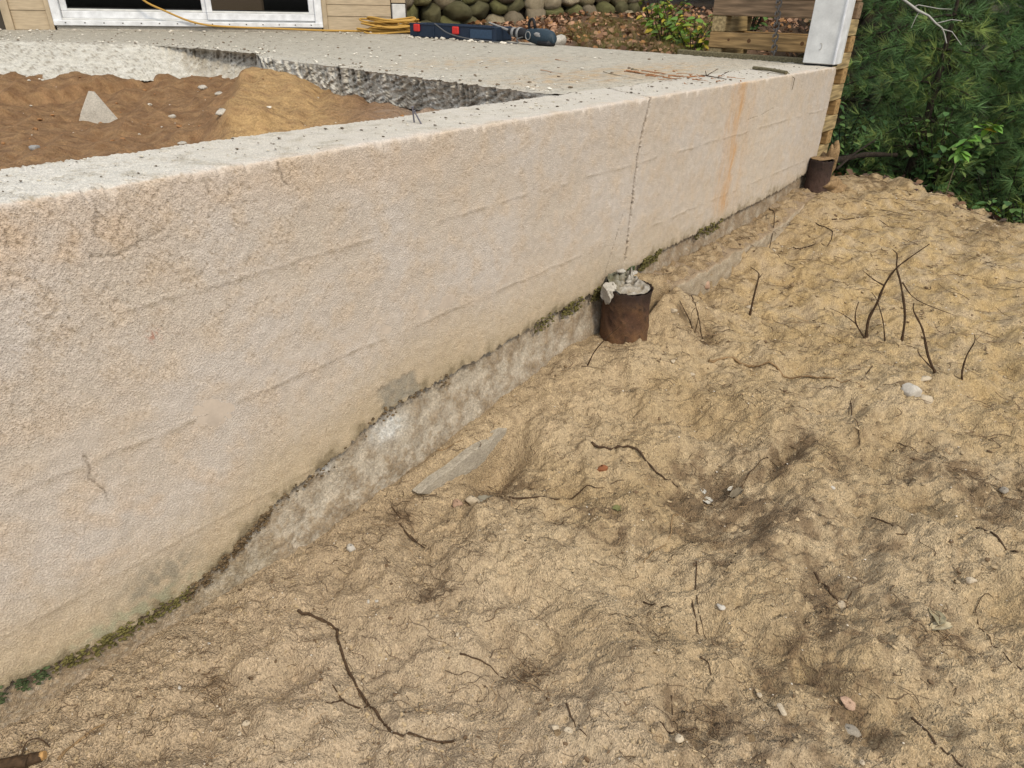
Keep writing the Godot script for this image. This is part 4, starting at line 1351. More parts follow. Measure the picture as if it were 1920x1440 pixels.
func build_forest() -> void:
	tufts = [tuft_mesh(1), tuft_mesh(2), tuft_mesh(3)]
	leaves = [leaf_mesh(0.55, 0.2, 0.2), leaf_mesh(0.75, 0.1, 0.3)]
	# young pines right behind the crest
	pine(Vector2(6.35, 0.15), 3.4, 0.35, 1.15, 301, "young pine with soft drooping branches straight behind the crest of the sand", 1.0, 1.6)
	pine(Vector2(6.25, 1.15), 3.8, 0.3, 1.3, 302, "young pine reaching over the sand at the right edge of the view", 1.0, 1.7)
	pine(Vector2(7.6, -0.6), 4.2, 0.4, 1.4, 303, "young pine standing close behind the timber stack", 1.0, 0.9)
	pine(Vector2(8.3, 0.9), 4.6, 0.4, 1.5, 304, "taller pine in the second row between the two front pines", 0.9, 0.9)
	pine(Vector2(8.6, 2.5), 5.0, 0.5, 1.6, 305, "pine at the far right of the second row", 0.8, 0.9)
	pine(Vector2(9.6, -1.9), 5.0, 0.6, 1.6, 306, "pine in shade deep behind the timber stack's left half", 0.8, 0.7)
	pine(Vector2(5.55, 0.22), 1.5, 0.12, 0.62, 307, "pine seedling just behind the leafy plants at the middle of the crest", 1.3, 1.45)
	pine(Vector2(5.65, 0.95), 1.6, 0.12, 0.68, 308, "pine seedling behind the arching sprig", 1.3, 1.45)
	# big trees whose crowns close the wood overhead
	var spots := [Vector2(10.5, 0.2), Vector2(9.4, 3.9), Vector2(12.5, -3.4), Vector2(12.8, 2.2), Vector2(11.2, -1.4), Vector2(14.5, 0.0), Vector2(7.4, 4.3), Vector2(15.0, 4.6), Vector2(10.9, -6.2)]
	var labs := ["tall pine trunk directly behind the front pines", "tall pine to the right outside the young pines", "tall pine far back above the leafy bank", "tall pine deep in the wood right of the middle", "tall pine behind the timber stack in deep shade", "tall pine farthest back in the middle of the wood", "tall pine nearest at the right beside the sand", "tall pine farthest back on the right", "tall pine behind the boulder wall"]
	for k in spots.size():
		pine(spots[k], 9.0 + (k % 3), 2.0 if k != 6 else 2.8, 3.0, 320 + k, labs[k], 0.55, 0.8)
	var dark := [Color(0.03, 0.06, 0.018), Color(0.045, 0.085, 0.022), Color(0.02, 0.04, 0.014)]
	var mid := [Color(0.05, 0.11, 0.03), Color(0.085, 0.155, 0.04), Color(0.035, 0.08, 0.025), Color(0.065, 0.12, 0.03), Color(0.12, 0.17, 0.05)]
	var gold := [Color(0.16, 0.22, 0.03), Color(0.10, 0.19, 0.03), Color(0.32, 0.25, 0.03), Color(0.07, 0.12, 0.025)]
	# thicket that closes the view between the trunks
	var k2 := 0
	for q in [Vector2(12.0, -1.0), Vector2(12.4, 0.6), Vector2(12.0, 2.0), Vector2(11.5, 3.4), Vector2(11.6, -2.4), Vector2(11.6, -3.8), Vector2(10.4, -4.9), Vector2(9.2, -0.4), Vector2(9.6, 1.6), Vector2(8.9, -1.4), Vector2(10.2, -3.0), Vector2(9.5, -6.6)]:
		var lb: String = ["dark bush in the middle of the thicket behind the tall trunks", "dark bush right of the middle of the back thicket", "dark bush toward the right of the back thicket", "dark bush at the right end of the back thicket", "dark bush left of the middle of the back thicket", "dark bush in the back thicket behind the leafy bank", "dark bush in the back thicket above the boulder wall", "dark bush under the pines behind the timber stack's right edge", "dark bush under the pines at the right", "dark bush in the gap left of the pines behind the timber stack", "dark bush behind the yellow green shrubs of the bank", "dark bush behind the left part of the boulder wall"][k2]
		shrub("dark_bush", V(q.x, floor_height(q.x, q.y) - 0.05, q.y), 3.0 if k2 < 7 or k2 > 9 else 1.7, 1.15, 70, 24, 0.15, dark, 400 + k2, lb, false, "dark bushes of the thicket")
		k2 += 1
	# leafy plants at the crest, near enough to tell their leaves
	var crest := [[4.80, 0.80, 0.36, 0.18, "low green shrub with broad pale leaves at the right of the sand's crest"], [4.62, 1.10, 0.34, 0.22, "dense low green shrub at the right edge beyond the sand"], [4.88, -0.02, 0.28, 0.16, "small green plant with jagged leaves beside the timber stack foot"], [5.05, 0.22, 0.20, 0.16, "low green plant behind the dark rim of the sand's crest"]]
	for k in crest.size():
		var q: Array = crest[k]
		var gy := minf(floor_height(q[0], q[1]), fine_height(q[0], q[1])) - 0.04
		shrub("leafy_shrub", V(q[0], gy, q[1]), q[2] + 0.05, q[3], 18, 14, 0.058, mid, 430 + k, q[4], true, "leafy plants along the crest")
	for q in [[5.35, 0.45, 0.55, 0.3, "green bush in half shade below the soft pine boughs"], [5.5, 1.25, 0.8, 0.4, "dark green bush behind the low shrubs at the right edge"], [5.3, -0.15, 0.55, 0.25, "dark green bush right behind the timber stack's right edge"], [5.6, 0.9, 0.5, 0.35, "green bush in the shade right below the arching sprig"], [5.7, -0.4, 0.9, 0.4, "green bush seen through the gaps of the timber stack"]]:
		shrub("green_bush", V(q[0], floor_height(q[0], q[1]) - 0.05, q[1]), q[2] + 0.30, q[3], 26, 22, 0.062, mid if q[0] < 5.45 else dark, int(q[0] * 100), q[4], false, "bushes in the shade below the crest")
	# arching sprig with bright leaves
	var sp := node("leafy_sprig", "arching bright green sprig standing out before the dark pines", "shrub", V(4.94, 0, 0.6))
	var m := Mesher.new()
	var pts := smooth_path([V(0, -0.85, -0.02), V(0, -0.54, -0.02), V(0, -0.425, -0.008), V(0.008, -0.355, 0.056), V(0.014, -0.318, 0.114)], 6)
	m.tube(pts, 0.004, 0.002, 5)
	obj("stem", m.done(), M.olive_wood, sp)
	var bright := mat(lin(0.14, 0.29, 0.05), 0.5)
	bright.backlight_enabled = true
	bright.backlight = Color(0.35, 0.4, 0.12)
	var yellow := mat(lin(0.40, 0.28, 0.03), 0.5)
	for k in 26:
		var q := rng.randf_range(0.3, 1.0) * (pts.size() - 1)
		var p: Vector3 = pts[int(q)]
		var o := obj("leaf", leaves[0], bright if k != 7 else yellow, sp)
		o.transform = turned(p, V(rng.randf_range(-0.6, 0.3), rng.randf_range(-0.6, 0.4), rng.randf_range(-0.6, 1.0)), rng.randf_range(0.06, 0.095), rng.randf_range(-0.4, 0.4))
	# yellowing shrubs on the bank, left of the timber stack
	for q in [[5.15, -1.42, 0.42, 0.22, 0.075, "yellow green shrub at the left edge of the timber stack"], [5.5, -1.85, 0.42, 0.28, 0.07, "yellowing shrub on the bank between timber stack and leaf strewn path"], [6.1, -2.25, 0.55, 0.32, 0.075, "yellow leaved shrub higher up the bank"], [5.1, -1.05, 0.36, 0.2, 0.085, "bright green low shrub touching the timber stack's left end"], [6.4, -1.5, 0.7, 0.4, 0.09, "large leaved green shrub behind the timber stack"]]:
		shrub("bank_shrub", V(q[0], floor_height(q[0], q[1]) - 0.04, q[1]), q[2] * 0.9, q[3], 14, 12, q[4], gold if q[0] != 5.1 and q[0] != 6.4 else mid, int(q[0] * 131), q[5], true, "shrubs on the leafy bank")
	# dead boughs
	var dn := node("dead_branch", "bare pale grey dead branch hanging down before the dark pines", "branch")
	var d := Mesher.new()
	d.tube([V(5.4, 1.35, -0.55), V(5.2, 0.75, -0.3), V(5.129, 0.362, -0.063), V(5.150, 0.318, 0.01), V(5.16, 0.276, 0.078), V(5.17, 0.247, 0.15), V(5.184, 0.206, 0.2), V(5.19, 0.183, 0.24), V(5.196, 0.150, 0.262), V(5.2, 0.098, 0.289)], 0.011, 0.0028, 6, 0.12)
	obj("bough", d.done(), M.grey_twig, dn)
	for q in [[V(5.191, 0.177, 0.237), V(5.202, 0.164, 0.299), V(5.213, 0.092, 0.372)], [V(5.155, 0.29, 0.05), V(5.16, 0.306, 0.076), V(5.183, 0.288, 0.192), V(5.196, 0.287, 0.264)], [V(5.163, 0.277, 0.093), V(5.16, 0.235, 0.08), V(5.16, 0.176, 0.07)], [V(5.184, 0.206, 0.2), V(5.19, 0.23, 0.28), V(5.2, 0.225, 0.34)]]:
		var e := Mesher.new()
		e.tube(q, 0.0036, 0.0016, 5, 0.1)
		obj("side_twig", e.done(), M.grey_twig, dn)
	# fallen log and rotting humus rim at the crest
	var lg := Mesher.new()
	lg.tube(smooth_path([V(4.38, -0.60, -0.12), V(4.66, -0.575, -0.01), V(4.95, -0.58, 0.06), V(5.2, -0.60, 0.18)], 4), 0.022, 0.014, 8, 0.15)
	thing("fallen_branch", lg.done(), M.bark, "thick dark fallen branch lying along the crest of the sand", "branch")
	lg = Mesher.new()
	lg.tube([V(4.40, -0.60, 0.02), V(4.62, -0.53, 0.05), V(4.85, -0.47, 0.10)], 0.009, 0.005, 6, 0.1)
	thing("fallen_branch", lg.done(), M.bark, "thin dark stick poking up at the left end of the crest", "branch")
	# ferny needle sprays and litter on the bank
	var W := []
	var C := []
	for k in 4200:
		var x := rng.randf_range(4.2, 8.5)
		var z := rng.randf_range(-4.5, -1.0)
		var y := floor_height(x, z) + 0.02
		W.append(turned(V(x, y + 0.012, z), V(rng.randf_range(-1, 1), rng.randf_range(-0.3, 0.4), rng.randf_range(-1, 1)), rng.randf_range(0.03, 0.065), rng.randf_range(-1.2, 1.2)))
		var g := rng.randf_range(0.6, 1.3)
		C.append([Color(0.26, 0.14, 0.08), Color(0.34, 0.20, 0.12), Color(0.18, 0.10, 0.06), Color(0.42, 0.24, 0.15), Color(0.30, 0.15, 0.06)][rng.randi() % 5] * g)
	many("fallen_leaves", leaves[1], M.litter, W, C, self, "brown fallen leaves covering the bank beyond the patio", "leaves")
	W = []
	C = []
	for k in 800:
		var x := rng.randf_range(4.5, 7.0)
		var z := -1.2 - rng.randf() * 1.6 + (x - 5.0) * -0.35
		W.append(turned(V(x, floor_height(x, z), z), V(rng.randf_range(-0.5, 0.5), 1.0, rng.randf_range(-0.5, 0.5)), rng.randf_range(0.05, 0.12), rng.randf_range(0, TAU)))
		var g := rng.randf_range(0.6, 1.3)
		C.append(([Color(0.13, 0.13, 0.035), Color(0.20, 0.16, 0.05), Color(0.19, 0.12, 0.06)][rng.randi() % 3]) * g)
	many("grass", tufts[0], M.needle, W, C, self, "yellowish grass tufts on the bank left of the timber stack", "grass")
	W = []
	C = []
	for k in 900:
		var x := rng.randf_range(4.25, 5.3)
		var z := rng.randf_range(-0.3, 1.5)
		var over := x - lut(RX, z)
		if over < -0.08 or over > 0.6:
			continue
		W.append(turned(on_sand(x, z, 0.008), V(rng.randf_range(-1, 1), rng.randf_range(-0.2, 0.5), rng.randf_range(-1, 1)), rng.randf_range(0.025, 0.06), rng.randf_range(-1, 1)))
		C.append([Color(0.10, 0.06, 0.04), Color(0.06, 0.04, 0.03), Color(0.16, 0.09, 0.05), Color(0.05, 0.03, 0.025)][rng.randi() % 4])
	many("leaf_litter", leaves[1], M.litter, W, C, self, "dark rotting leaves along the crest of the sand", "leaves")

# ------------------------------------------------------------------ roots and twigs on the sand
func twig(label: String, pts: Array, r0: float, r1: float, m: Material, sides_: Array = [], lie := true, called := "root") -> void:
	var t := Mesher.new()
	for set in [pts] + sides_:
		var fixed := []
		for q in smooth_path(set, 4):
			if lie:
				fixed.append(on_sand(q.x, q.z, q.y + r0 * 0.35))
			else:
				fixed.append(q)
		var side: bool = set != pts
		t.tube(fixed, r0 * (0.55 if side else 1.0), r1 * (0.4 if side else 0.7), 7, 0.16)
	thing(called, t.done(), m, label, "root" if called == "root" else "twig", Vector3.ZERO, "roots lying on the sand" if lie else "shoots standing in the sand")

func standing(label: String, bx: float, bz: float, sets: Array, r0: float) -> void:
	var out := []
	var drop := fine_height(bx, bz)
	for set in sets:
		var s := []
		for q in set:
			s.append(V(q.x, q.y + drop - 0.01, q.z))
		out.append(s)
	twig(label, out[0], r0, r0 * 0.4, M.root, out.slice(1), false, "bare_twig")

func jag(a: Vector3, b: Vector3) -> Array:
	var out := []
	for k in 6:
		var p := a.lerp(b, k / 5.0)
		var w := a.distance_to(b) * 0.03
		out.append(p + V(rng.randf_range(-w, w), rng.randf_range(-0.001, 0.002), rng.randf_range(-w, w)))
	return out

func build_twigs() -> void:
	twig("long dark brown root with a right angle bend in the lower left sand", [V(0.263, 0.002, 0.158), V(0.287, 0, 0.21), V(0.297, 0, 0.249), V(0.279, 0, 0.275), V(0.261, 0.002, 0.315), V(0.242, 0.002, 0.363), V(0.228, 0, 0.421), V(0.219, 0, 0.464), V(0.209, 0, 0.507), V(0.202, 0, 0.542), V(0.227, 0, 0.577), V(0.272, 0, 0.633)], 0.0036, 0.0030, M.root, [[V(0.222, 0, 0.445), V(0.195, 0, 0.412), V(0.193, 0, 0.398), V(0.197, 0, 0.363)], [V(0.193, 0, 0.401), V(0.175, 0, 0.400), V(0.158, 0, 0.396)]])
	twig("long straight pale brown root below the standing shoots", [V(1.917, 0, 0.373), V(1.983, 0, 0.439), V(2.003, 0.004, 0.562), V(2.009, 0.004, 0.675), V(2.005, 0.002, 0.786), V(1.991, 0, 0.878)], 0.0055, 0.003, M.root_pale)
	twig("dark wavy root ending at the dark humus patch", [V(1.182, 0.003, 0.342), V(1.209, 0.002, 0.385), V(1.245, 0.004, 0.429), V(1.239, 0.003, 0.496), V(1.24, 0, 0.566), V(1.251, -0.002, 0.602)], 0.0042, 0.0028, M.root)
	twig("thin wavy root running right from the flat concrete wedge", [V(0.855, 0, 0.293), V(0.914, 0, 0.349), V(0.979, 0, 0.375), V(1.038, 0, 0.415), V(1.046, 0, 0.446), V(1.126, 0, 0.492)], 0.0028, 0.0014, M.root)
	twig("pale beige S shaped root below the dark humus patch", [V(1.184, 0, 0.674), V(1.144, 0, 0.658), V(1.094, 0, 0.663), V(1.027, 0, 0.691), V(0.924, 0, 0.684), V(0.899, 0, 0.688)], 0.0028, 0.0018, M.root_pale)
	twig("dark curved root running out at the right edge of the sand", [V(1.527, 0, 1.304), V(1.479, 0, 1.345), V(1.47, 0, 1.39), V(1.45, 0, 1.46)], 0.0032, 0.0028, M.root)
	twig("dark hooked root in a hollow right of the middle", [V(1.147, 0, 1.023), V(1.121, 0, 1.054), V(1.106, 0, 1.08), V(1.116, 0, 1.107), V(1.149, 0.004, 1.113)], 0.0032, 0.0016, M.root)
	twig("hair thin straight root running down from the white stone", [V(1.924, 0, 0.872), V(1.778, 0, 0.927), V(1.705, 0, 0.968), V(1.618, 0, 1.015)], 0.0018, 0.001, M.root)
	twig("short thin root leading to a tangle of fibres in the lower middle", [V(0.412, 0, 0.52), V(0.423, 0, 0.544), V(0.447, 0, 0.576), V(0.455, 0, 0.613)], 0.0022, 0.0014, M.root)
	twig("two short dark sticks side by side left of the flat concrete wedge", [V(0.616, 0, 0.112), V(0.607, 0.004, 0.215)], 0.0028, 0.0026, M.root, [[V(0.642, 0, 0.057), V(0.622, 0, 0.15), V(0.618, 0.002, 0.212)]])
	twig("straight pale stick at the bottom left beside the sawn root", [V(-0.225, 0, 0.11), V(-0.194, 0, 0.1), V(-0.16, 0, 0.097), V(-0.14, 0.004, 0.108)], 0.0032, 0.0018, M.root_pale)
	twig("dark root slanting off the bottom edge at the right", [V(0.868, 0, 1.304), V(0.844, 0, 1.344), V(0.834, 0, 1.382), V(0.813, 0, 1.412)], 0.0026, 0.002, M.root)
	twig("long hair thin root right of the middle bottom", [V(0.974, 0, 0.79), V(0.89, 0, 0.835), V(0.842, 0, 0.875), V(0.805, 0, 0.924)], 0.0016, 0.001, M.root)
	twig("short dark root beside the long hair thin root", [V(0.886, 0, 0.824), V(0.834, 0, 0.865), V(0.806, 0, 0.889)], 0.0022, 0.0012, M.root)
	twig("thin root curled in a wide loop at the right edge", [V(1.136, 0, 1.456), V(1.177, 0, 1.411), V(1.212, 0, 1.375), V(1.262, 0, 1.355), V(1.31, 0, 1.36), V(1.32, 0, 1.391)], 0.0015, 0.001, M.root)
	twig("S shaped dark root near the middle of the bottom edge", [V(0.53, 0, 0.93), V(0.528, 0, 0.948), V(0.556, 0, 0.962), V(0.585, 0, 0.989)], 0.0024, 0.0014, M.root, [[V(0.601, 0, 0.919), V(0.575, 0, 0.941), V(0.556, 0, 0.962)]])
	twig("thin arched root above the S shaped dark root", [V(0.711, 0, 0.926), V(0.703, 0, 0.947), V(0.673, 0, 0.973)], 0.0018, 0.001, M.root)
	twig("thin black root hanging over the far footing", [V(3.307, 0.03, 0.02), V(3.214, 0.05, 0.09), V(3.026, 0, 0.151)], 0.0035, 0.002, M.root)
	twig("thin dark root lying flat before the far footing", [V(3.229, 0, 0.215), V(3.242, 0, 0.331), V(3.288, 0, 0.433)], 0.0035, 0.002, M.root)
	twig("thin dark root high on the far slope", [V(3.571, 0, 0.27), V(3.738, 0, 0.388), V(3.758, 0, 0.545)], 0.0035, 0.002, M.root)
	twig("short crooked root below the thin straight one at the right", [V(1.797, 0, 1.043), V(1.835, 0, 1.048), V(1.804, 0, 1.118)], 0.002, 0.0014, M.root)
	twig("short dark root below the green leaf bit", [V(0.82, 0, 0.736), V(0.815, 0, 0.781), V(0.847, 0, 0.832)], 0.002, 0.0012, M.root)
	twig("thin root along the foot of a small sand ridge at the right", [V(1.445, 0, 1.077), V(1.394, 0, 1.168), V(1.372, 0, 1.138)], 0.0025, 0.0014, M.root)
	twig("small forked root beside the flat pebbles at the bottom", [V(0.445, 0, 0.771), V(0.417, 0, 0.816), V(0.412, 0, 0.843)], 0.0018, 0.0012, M.root)
	twig("thin bent root right of the rusty pipe", [V(2.161, 0, 0.161), V(2.107, 0, 0.236), V(2.034, 0, 0.317)], 0.003, 0.0015, M.root)
	twig("thin root left of the white stone", [V(2.218, 0, 0.866), V(1.997, 0, 0.859), V(1.855, 0, 0.885)], 0.0022, 0.0012, M.root)
	twig("pale straw lying above the flat concrete wedge", [V(0.869, 0, 0.01), V(0.948, 0.004, 0.037)], 0.0022, 0.0014, M.root_pale)
	twig("thin arching root above the white scraps", [V(1.343, 0, 0.747), V(1.445, 0.006, 0.76), V(1.512, 0, 0.806)], 0.002, 0.0012, M.root)
	twig("thin root in the upper slope right of the footing", [V(3.486, 0, 0.215), V(3.401, 0, 0.33), V(3.193, 0, 0.362)], 0.003, 0.002, M.root)
	# shoots that stand up
	standing("tallest standing shoot, leaning right and crossing its neighbour", 2.445, 0.776, [[V(2.445, 0, 0.776), V(2.443, 0.075, 0.765), V(2.445, 0.143, 0.776), V(2.446, 0.219, 0.783), V(2.449, 0.285, 0.802), V(2.454, 0.331, 0.832), V(2.462, 0.395, 0.882)], [V(2.446, 0.219, 0.783), V(2.436, 0.235, 0.745), V(2.429, 0.262, 0.70)]], 0.0062)
	standing("slim standing shoot that crosses the tallest one near its top", 2.455, 0.896, [[V(2.455, 0, 0.896), V(2.453, 0.115, 0.879), V(2.448, 0.231, 0.834), V(2.445, 0.286, 0.806), V(2.443, 0.334, 0.795), V(2.441, 0.35, 0.776)], [V(2.448, 0.238, 0.838), V(2.456, 0.184, 0.899), V(2.472, 0.154, 1.035)]], 0.0052)
	standing("standing shoot curving left, right of the crossed pair", 2.276, 1.055, [[V(2.276, 0, 1.055), V(2.273, 0.065, 1.009), V(2.27, 0.154, 0.967), V(2.267, 0.212, 0.923), V(2.267, 0.24, 0.916)], [V(2.276, 0.012, 1.05), V(2.324, 0.041, 0.978), V(2.323, 0.065, 0.966)]], 0.0055)
	standing("short standing shoot at the far right of the group", 2.28, 1.13, [[V(2.28, 0, 1.13), V(2.279, 0.038, 1.119), V(2.279, 0.098, 1.115), V(2.279, 0.149, 1.122), V(2.279, 0.173, 1.115)]], 0.0040)
	standing("short forked shoot leaning left at the foot of the tallest", 2.439, 0.782, [[V(2.439, 0, 0.782), V(2.431, 0.059, 0.73), V(2.428, 0.111, 0.716), V(2.429, 0.15, 0.717)], [V(2.431, 0.059, 0.73), V(2.425, 0.085, 0.68), V(2.42, 0.10, 0.62)]], 0.0040)
	standing("thin side shoot among the feet of the crossed pair", 2.442, 0.843, [[V(2.442, 0, 0.843), V(2.438, 0.081, 0.816), V(2.433, 0.158, 0.775), V(2.429, 0.184, 0.75)]], 0.0028)
	standing("lone bent shoot standing below the far footing", 2.386, 0.334, [[V(2.386, 0, 0.334), V(2.386, 0.096, 0.335), V(2.387, 0.168, 0.338), V(2.386, 0.194, 0.333), V(2.375, 0.213, 0.301)], [V(2.387, 0.168, 0.338), V(2.391, 0.195, 0.35)]], 0.0048)
	standing("thin stick leaning up toward the rusty pipe from the left", 1.49, 0.115, [[V(1.49, 0, 0.115), V(1.501, 0.063, 0.134), V(1.522, 0.122, 0.168), V(1.538, 0.157, 0.195)]], 0.0028)
	standing("thin looped shoot just right of the rusty pipe", 2.062, 0.235, [[V(2.062, 0, 0.235), V(2.055, 0.043, 0.22), V(2.04, 0.104, 0.184), V(2.035, 0.125, 0.172)], [V(2.059, 0, 0.244), V(2.06, 0.073, 0.247), V(2.055, 0.104, 0.233), V(2.05, 0.08, 0.222), V(2.055, 0.02, 0.228)]], 0.0032)
	# sawn root in the bottom left corner
	var r := node("sawn_root", "thick brown sawn root with pale cut ends in the bottom left corner", "root", on_sand(-0.262, 0.082, 0.006))
	var m := Mesher.new()
	m.tube([V(-0.04, 0, -0.03), V(-0.015, 0.004, -0.010), V(0.0, 0.002, 0.006)], 0.010, 0.011, 10, 0.1)
	m.tube([V(0.0, 0, 0.0), V(0.02, 0.0, 0.012)], 0.011, 0.009, 10)
	m.tube(smooth_path([V(-0.005, 0.004, -0.01), V(0.012, 0.018, -0.022), V(0.03, 0.016, -0.012), V(0.036, 0.0, 0.004)], 4), 0.0016, 0.0012, 6)
	obj("bark", m.done(), M.root, r)
	m = Mesher.new()
	m.tube([V(0.019, 0.001, 0.011), V(0.024, 0.002, 0.015)], 0.0085, 0.0075, 12)
	obj("cut_end", m.done(), M.cut_wood, r)
	# what lies on top of the wall
	var st := Mesher.new()
	st.tube([V(3.39, 0.008, -0.225), V(3.33, 0.010, -0.12), V(3.24, 0.009, -0.005)], 0.0085, 0.0075, 7, 0.1)
	st.tube([V(3.33, 0.008, -0.12), V(3.30, 0.006, -0.02), V(3.33, -0.02, 0.008), V(3.33, -0.07, 0.007)], 0.0022, 0.0015, 5)
	thing("twig", st.done(), M.olive_wood, "olive brown twig lying on the wall top near the post", "twig")
	st = Mesher.new()
	for q in [[V(2.83, 0.003, -0.24), V(2.80, 0.006, -0.20), V(2.76, 0.028, -0.19)], [V(2.80, 0.006, -0.20), V(2.82, 0.035, -0.16)], [V(2.80, 0.006, -0.20), V(2.78, 0.004, -0.14), V(2.82, 0.028, -0.11)], [V(2.78, 0.004, -0.14), V(2.74, 0.004, -0.08)]]:
		st.tube(jag(q[0], q[-1]) if q.size() == 2 else q, 0.0022, 0.0014, 5, 0.2)
	thing("twig", st.done(), M.root, "small forked dry stem on the wall top above the rust run", "twig")
	var sp := [[V(2.74, 0.005, -0.56), V(2.60, 0.006, -0.27), 0.020, 0, "broadest orange wood splinter of the shreds on the patio"], [V(2.80, 0.005, -0.50), V(2.70, 0.007, -0.26), 0.010, 0, "narrow orange wood splinter beside the broadest one"], [V(2.62, 0.004, -0.62), V(2.42, 0.004, -0.30), 0.006, 1, "long grey splinter in front of the orange shreds"], [V(2.81, 0.010, -0.585), V(2.78, 0.011, -0.53), 0.016, 1, "stubby brown wood bit at the left of the orange shreds"], [V(3.05, 0.004, -1.2), V(2.95, 0.004, -1.05), 0.008, 0, "small orange chip farther back on the patio"], [V(2.45, 0.004, -0.85), V(2.36, 0.004, -0.66), 0.007, 0, "short reddish splinter left of the orange shreds"]]
	for q in sp:
		m = Mesher.new()
		m.tube(jag(q[0], q[1]), q[2] * 0.36, q[2] * 0.12, 5, 0.35)
		var o := thing("wood_splinter", m.done(), M.orange_wood if q[3] == 0 else M.olive_wood, q[4], "splinter", Vector3.ZERO, "wood splinters on the patio")
		o.scale.y = 0.6
	m = Mesher.new()
	for k in 40:
		var a := V(rng.randfn(2.66, 0.09), rng.randf_range(0.003, 0.012), rng.randfn(-0.28, 0.13))
		var l := rng.randf_range(0.015, 0.09)
		var ang := -0.42 + rng.randfn(0.0, 0.5)
		m.tube(jag(a, a + V(sin(ang) * l, rng.randf_range(-0.003, 0.006), cos(ang) * l)), rng.randf_range(0.001, 0.0032), 0.0007, 4, 0.3)
	thing("bark_shreds", m.done(), M.orange_wood, "litter of shredded reddish bark strewn around the orange splinters", "bark shreds").set_meta("kind", "stuff")
	# two nails stuck in the top of the wall
	for q in [[V(0.978, -0.006, -0.144), V(0.976, 0.036, -0.146), "left of the two nails leaning together in the wall top"], [V(0.980, -0.006, -0.117), V(0.969, 0.029, -0.133), "right of the two nails leaning together in the wall top"]]:
		m = Mesher.new()
		var d: Vector3 = (q[1] - q[0]).normalized()
		m.tube([q[0], q[1]], 0.0021, 0.0021, 8)
		m.tube([q[1], q[1] + d * 0.002], 0.0042, 0.0042, 10)
		thing("nail", m.done(), M.nail, q[2], "nail", Vector3.ZERO, "nails in the wall top")

